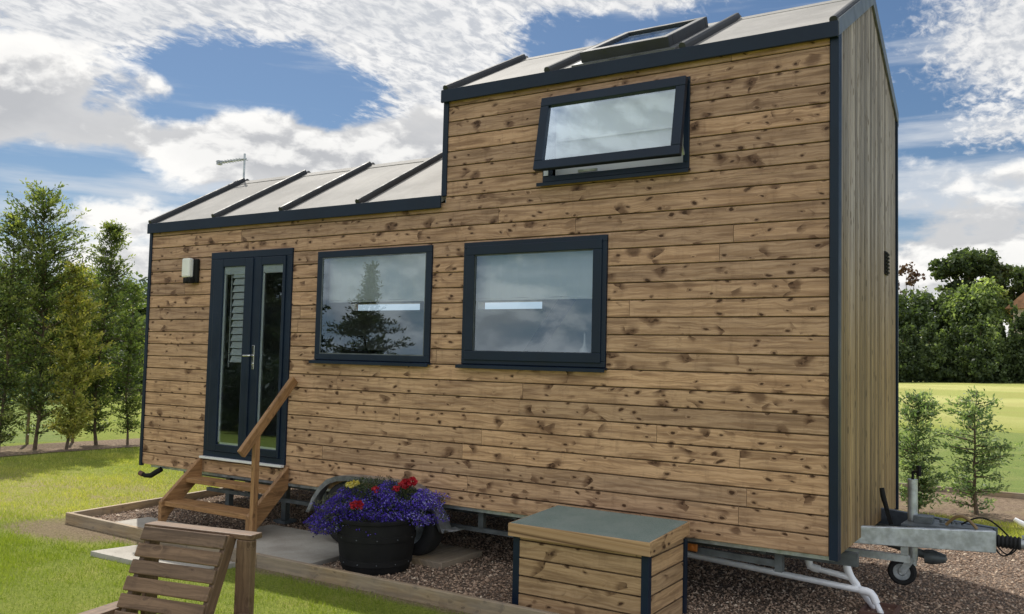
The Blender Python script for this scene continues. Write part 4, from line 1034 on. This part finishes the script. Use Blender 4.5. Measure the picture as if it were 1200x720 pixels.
# far house
hx, hy = azp(1262, 73)
fh = empty('far_house', (hx, hy, float(ground_z(np.array(hx), np.array(hy)))), 'far pale house with red tiled roof beyond the hedge at right', 'house')
hz = fh.location.z; b = MB(); b.box(hx-3.7, hx+3.7, hy-3, hy+7, hz-.5, hz+5.0); b.build('wall', 'render_wall', fh)
b = MB(); b.prism([(hx-4.2, hz+4.8), (hx+4.2, hz+4.8), (hx, hz+8.8)], lambda a, c, d: (a, d, c), hy-3.4, hy+7.4); rf = b.build('roof', 'roof_tile', fh, fixn=True)
b = MB(); b.box(hx-.4, hx+.4, hy+1, hy+1.8, hz+8.2, hz+9.6); b.build('chimney', 'brick', rf)
for wx in (-2.5, 1.3):
    b = MB(); b.box(hx+wx, hx+wx+1.2, hy-3.05, hy-3.003, hz+2.9, hz+4.2); b.build('window', 'white_plastic', fh)

# netting windbreak fences
def net(pts, h, label):
    ft_ = empty('netting_fence', (*pts[0], -.06), label, 'fence', 'green netting windbreaks')
    b = MB()
    for (p, q) in zip(pts[:-1], pts[1:]):
        n = 10
        for i in range(n):
            a = np.array(p)+(np.array(q)-np.array(p))*i/n; c = np.array(p)+(np.array(q)-np.array(p))*(i+1)/n
            w0, w1_ = .03*math.sin(i*2.1), .03*math.sin((i+1)*2.1)
            b.quad([(a[0], a[1]+w0, -.02), (c[0], c[1]+w1_, -.02), (c[0], c[1]+w1_*.3, h-.01*math.sin(i)), (a[0], a[1]+w0*.3, h-.01*math.sin(i-1))])
    b.build('netting', 'netting', ft_)
    for p in pts: b = MB(); b.tube([(p[0], p[1]+.05, -.1), (p[0], p[1]+.05, h+.05)], .028, 8); b.build('post', 'net_post', ft_)
net([(-1.5, 7.3), (1.5, 7.5), (4.6, 7.65), (9.8, 7.9), (13.2, 8.0)], .80, 'low green netting windbreak behind the two small conifers')
net([(-7.1, -3), (-7.1, .2), (-7.0, 2.6), (-6.7, 3.25)], 1.05, 'low green netting windbreak behind the tall trees at left')

# ------------------------------------------------------------------ sky
world = bpy.data.worlds.new('World'); scene.world = world; world.use_nodes = True
nt = world.node_tree; nt.nodes.clear(); t = NT(nt)
sky = nt.nodes.new('ShaderNodeTexSky'); sky.sky_type = 'NISHITA'; sky.sun_disc = False
sky.sun_elevation = math.asin(SUN.z); sky.sun_rotation = math.atan2(SUN.x, SUN.y)
sky.air_density = 1.0; sky.dust_density = .6; sky.ozone_density = 2.0
dx, dy, dz = t.xyz(t.coord('Generated'))
A = dx._m('ARCTAN2', dy)*57.29578; E_ = dz._m('ARCSINE')*57.29578
def blob(a, e, ra, re, amp=1.):
    x = (A-a)*(1./ra); y = (E_-e)*(1./re); return ((x*x+y*y)*-1.).exp()*amp
# cumulus field
wv = t.noise(t.vec(dx*9, dy*9, dz*14), 1., 4, .6, out=1); wx, wy, wz = t.xyz(wv)
def cum(ddz=0., dda=0.):
    return t.noise(t.vec(dx*6.2 + (wx-.5)*.30 + dda, dy*6.2 + (wy-.5)*.30, (dz+ddz)*12.5 + (wz-.5)*.30), 1., 10, .56)
n0 = cum(); n1 = cum(.012); n2 = cum(.05)
hi = t.vec(dx/(dz+.12)*4.6, dy/(dz+.12)*4.6, 2.3)
r0 = t.noise(hi, 1., 3, .5); rip = t.noise(t.vec(dx/(dz+.12)*30, dy/(dz+.12)*17, 1.), 1., 7, .62, .35)
st1 = t.noise(t.vec(dx*3.5, dy*3.5, dz*34), 1., 6, .55)
Aw = A + (wx-.5)*5.; Ew = E_ + (wy-.5)*1.6
def blob(a, e, ra, re, amp=1.):
    x = (Aw-a)*(1./ra); y = (Ew-e)*(1./re); return ((x*x+y*y)*-1.).exp()*amp
cov = blob(-60, 12.6, 7, 1.9, .26) + blob(-51, 12.2, 7, 1.7, .26) + blob(-42, 12.2, 6.5, 2.6, .32) + blob(-64, 14.6, 4.5, 2.6, .30) + blob(-34, 11, 8, 3.2, .28) \
    + blob(-56.2, 7.7, 2.6, .8, .19) + blob(-54.5, 5.4, 2.5, .8, .14) + blob(-48, 4.3, 8, 1.6, .16) + blob(-4, 7.4, 9, 2.4, .30) + blob(-3, 4.5, 10, 2.2, .22) + blob(-2, 11.0, 3.5, .8, .12) \
    + blob(-55.5, 16.2, 2.2, 1.5, .24) - blob(-48.5, 17.1, 6.0, 1.2, .22) + blob(-37, 14.4, 6, 2.4, .22) + blob(-46, 13.3, 8, 1.6, .10)
back_ = (dy*-1.).ss(-.1, .3)
cov = cov + back_*(.13 - E_.ss(26, 60)*.06)
up_ = E_.ss(23, 30)*.10
cd = (n0 + cov + up_ - .615).ss(-.02, .10)
# high rippled sheet
hcov = blob(-50, 21.2, 20, 2.7, 1.0) + blob(-37.5, 17.8, 6.0, 5.0, 1.05) + blob(-61.5, 18, 7, 4, .9) + blob(-26, 22.8, 7.5, .8, .75) + blob(-1.0, 18.8, 7.6, 4.6, 1.05) \
    + blob(-15, 24.0, 9, 1.8, .6) + blob(-3.5, 13.3, 4.5, 1.4, .55) + E_.ss(24, 32)*.55 - blob(-48.3, 16.9, 5.8, 1.02, 1.10) - blob(-7.2, 13.9, 2.2, 1.6, .35) - blob(-29.5, 19.8, 4, 1.6, .4)
hd = (hcov + (r0-.5)*.5 + (rip-.5)*1.15 - .40).ss(-.02, .48)*.96
sd = (st1 + blob(-57, 8.0, 14, 3.5, .20) + blob(-4, 10.2, 7, 3, .14) + back_*.05 - .52).ss(-.02, .22)*.7
# colours
bg = t.mix(1., S(nt, sky.outputs[0]), (.050, .060, .070), 'MULTIPLY')
haze = (E_).ss(13, 0)
bg = t.mix(haze*.60, bg, (.46, .57, .72))
front = (dx*(-SUN.x) + dy*(-SUN.y)).ss(-.2, .8)          # clouds opposite the sun are lit face on
relief = ((n0-n1)*7.5 + (n0-n2)*2.6 + .46).ss(0., 1.)
thick = (n0 + cov + up_ - .62).ss(.05, .34)
lit = (relief*.86 + (1.-thick)*.24).clamp()
cc = t.mix(lit, (.50, .515, .55), (.95, .95, .95))
hc = t.mix((rip.ss(.36, .62)), (.56, .59, .65), (.90, .905, .92))
hc = t.mix(r0.ss(.60, .40)*.30, hc, (.56, .59, .64))
c = t.mix(sd, bg, (.68, .72, .78)); c = t.mix(hd, c, hc); c = t.mix(cd*.97, c, cc)
amb = front*1.15 + 1.0
c2 = t.mix(1., c, t.vec(amb, amb*.985, amb*.955), 'MULTIPLY')
c3 = t.mix((dz*1.).ss(-.01, -.03), c2, (.10, .12, .06))
bgn = nt.nodes.new('ShaderNodeBackground'); t.link(c3, bgn.inputs[0]); bgn.inputs[1].default_value = 1.08
wo = nt.nodes.new('ShaderNodeOutputWorld'); nt.links.new(bgn.outputs[0], wo.inputs[0])
world.cycles.sampling_method = 'MANUAL'; world.cycles.sample_map_resolution = 1024

sl = bpy.data.lights.new('sun', 'SUN'); sl.energy = 5.0; sl.angle = R(.55); sl.color = (1, .95, .86)
so = bpy.data.objects.new('sun', sl); COL.objects.link(so); so.rotation_euler = SUN.to_track_quat('Z', 'Y').to_euler(); so.location = (-10, 8, 16)

# ------------------------------------------------------------------ camera
cam = bpy.data.cameras.new('camera'); co = bpy.data.objects.new('camera', cam); COL.objects.link(co)
yaw, pitch, roll = .561, .0581, .0238
cy, sy, cp_, sp = math.cos(yaw), math.sin(yaw), math.cos(pitch), math.sin(pitch)
f = Vector((-sy*cp_, cy*cp_, sp)); r = Vector((cy, sy, 0)); u = r.cross(f); cr, sr = math.cos(roll), math.sin(roll)
r2 = cr*r + sr*u; u2 = -sr*r + cr*u
co.matrix_world = Matrix(((r2.x, u2.x, -f.x, 8.33), (r2.y, u2.y, -f.y, -5.89), (r2.z, u2.z, -f.z, 1.66), (0, 0, 0, 1)))
cam.sensor_width = 36; cam.lens = 36*1021/1200; cam.clip_end = 5000; cam.clip_start = .05
scene.camera = co
scene.view_settings.view_transform = 'Standard'; scene.view_settings.look = 'None'; scene.view_settings.exposure = 0; scene.view_settings.gamma = 1
scene.cycles.max_bounces = 8; scene.cycles.transparent_max_bounces = 24; scene.cycles.use_denoising = True
scene.render.engine = 'CYCLES'
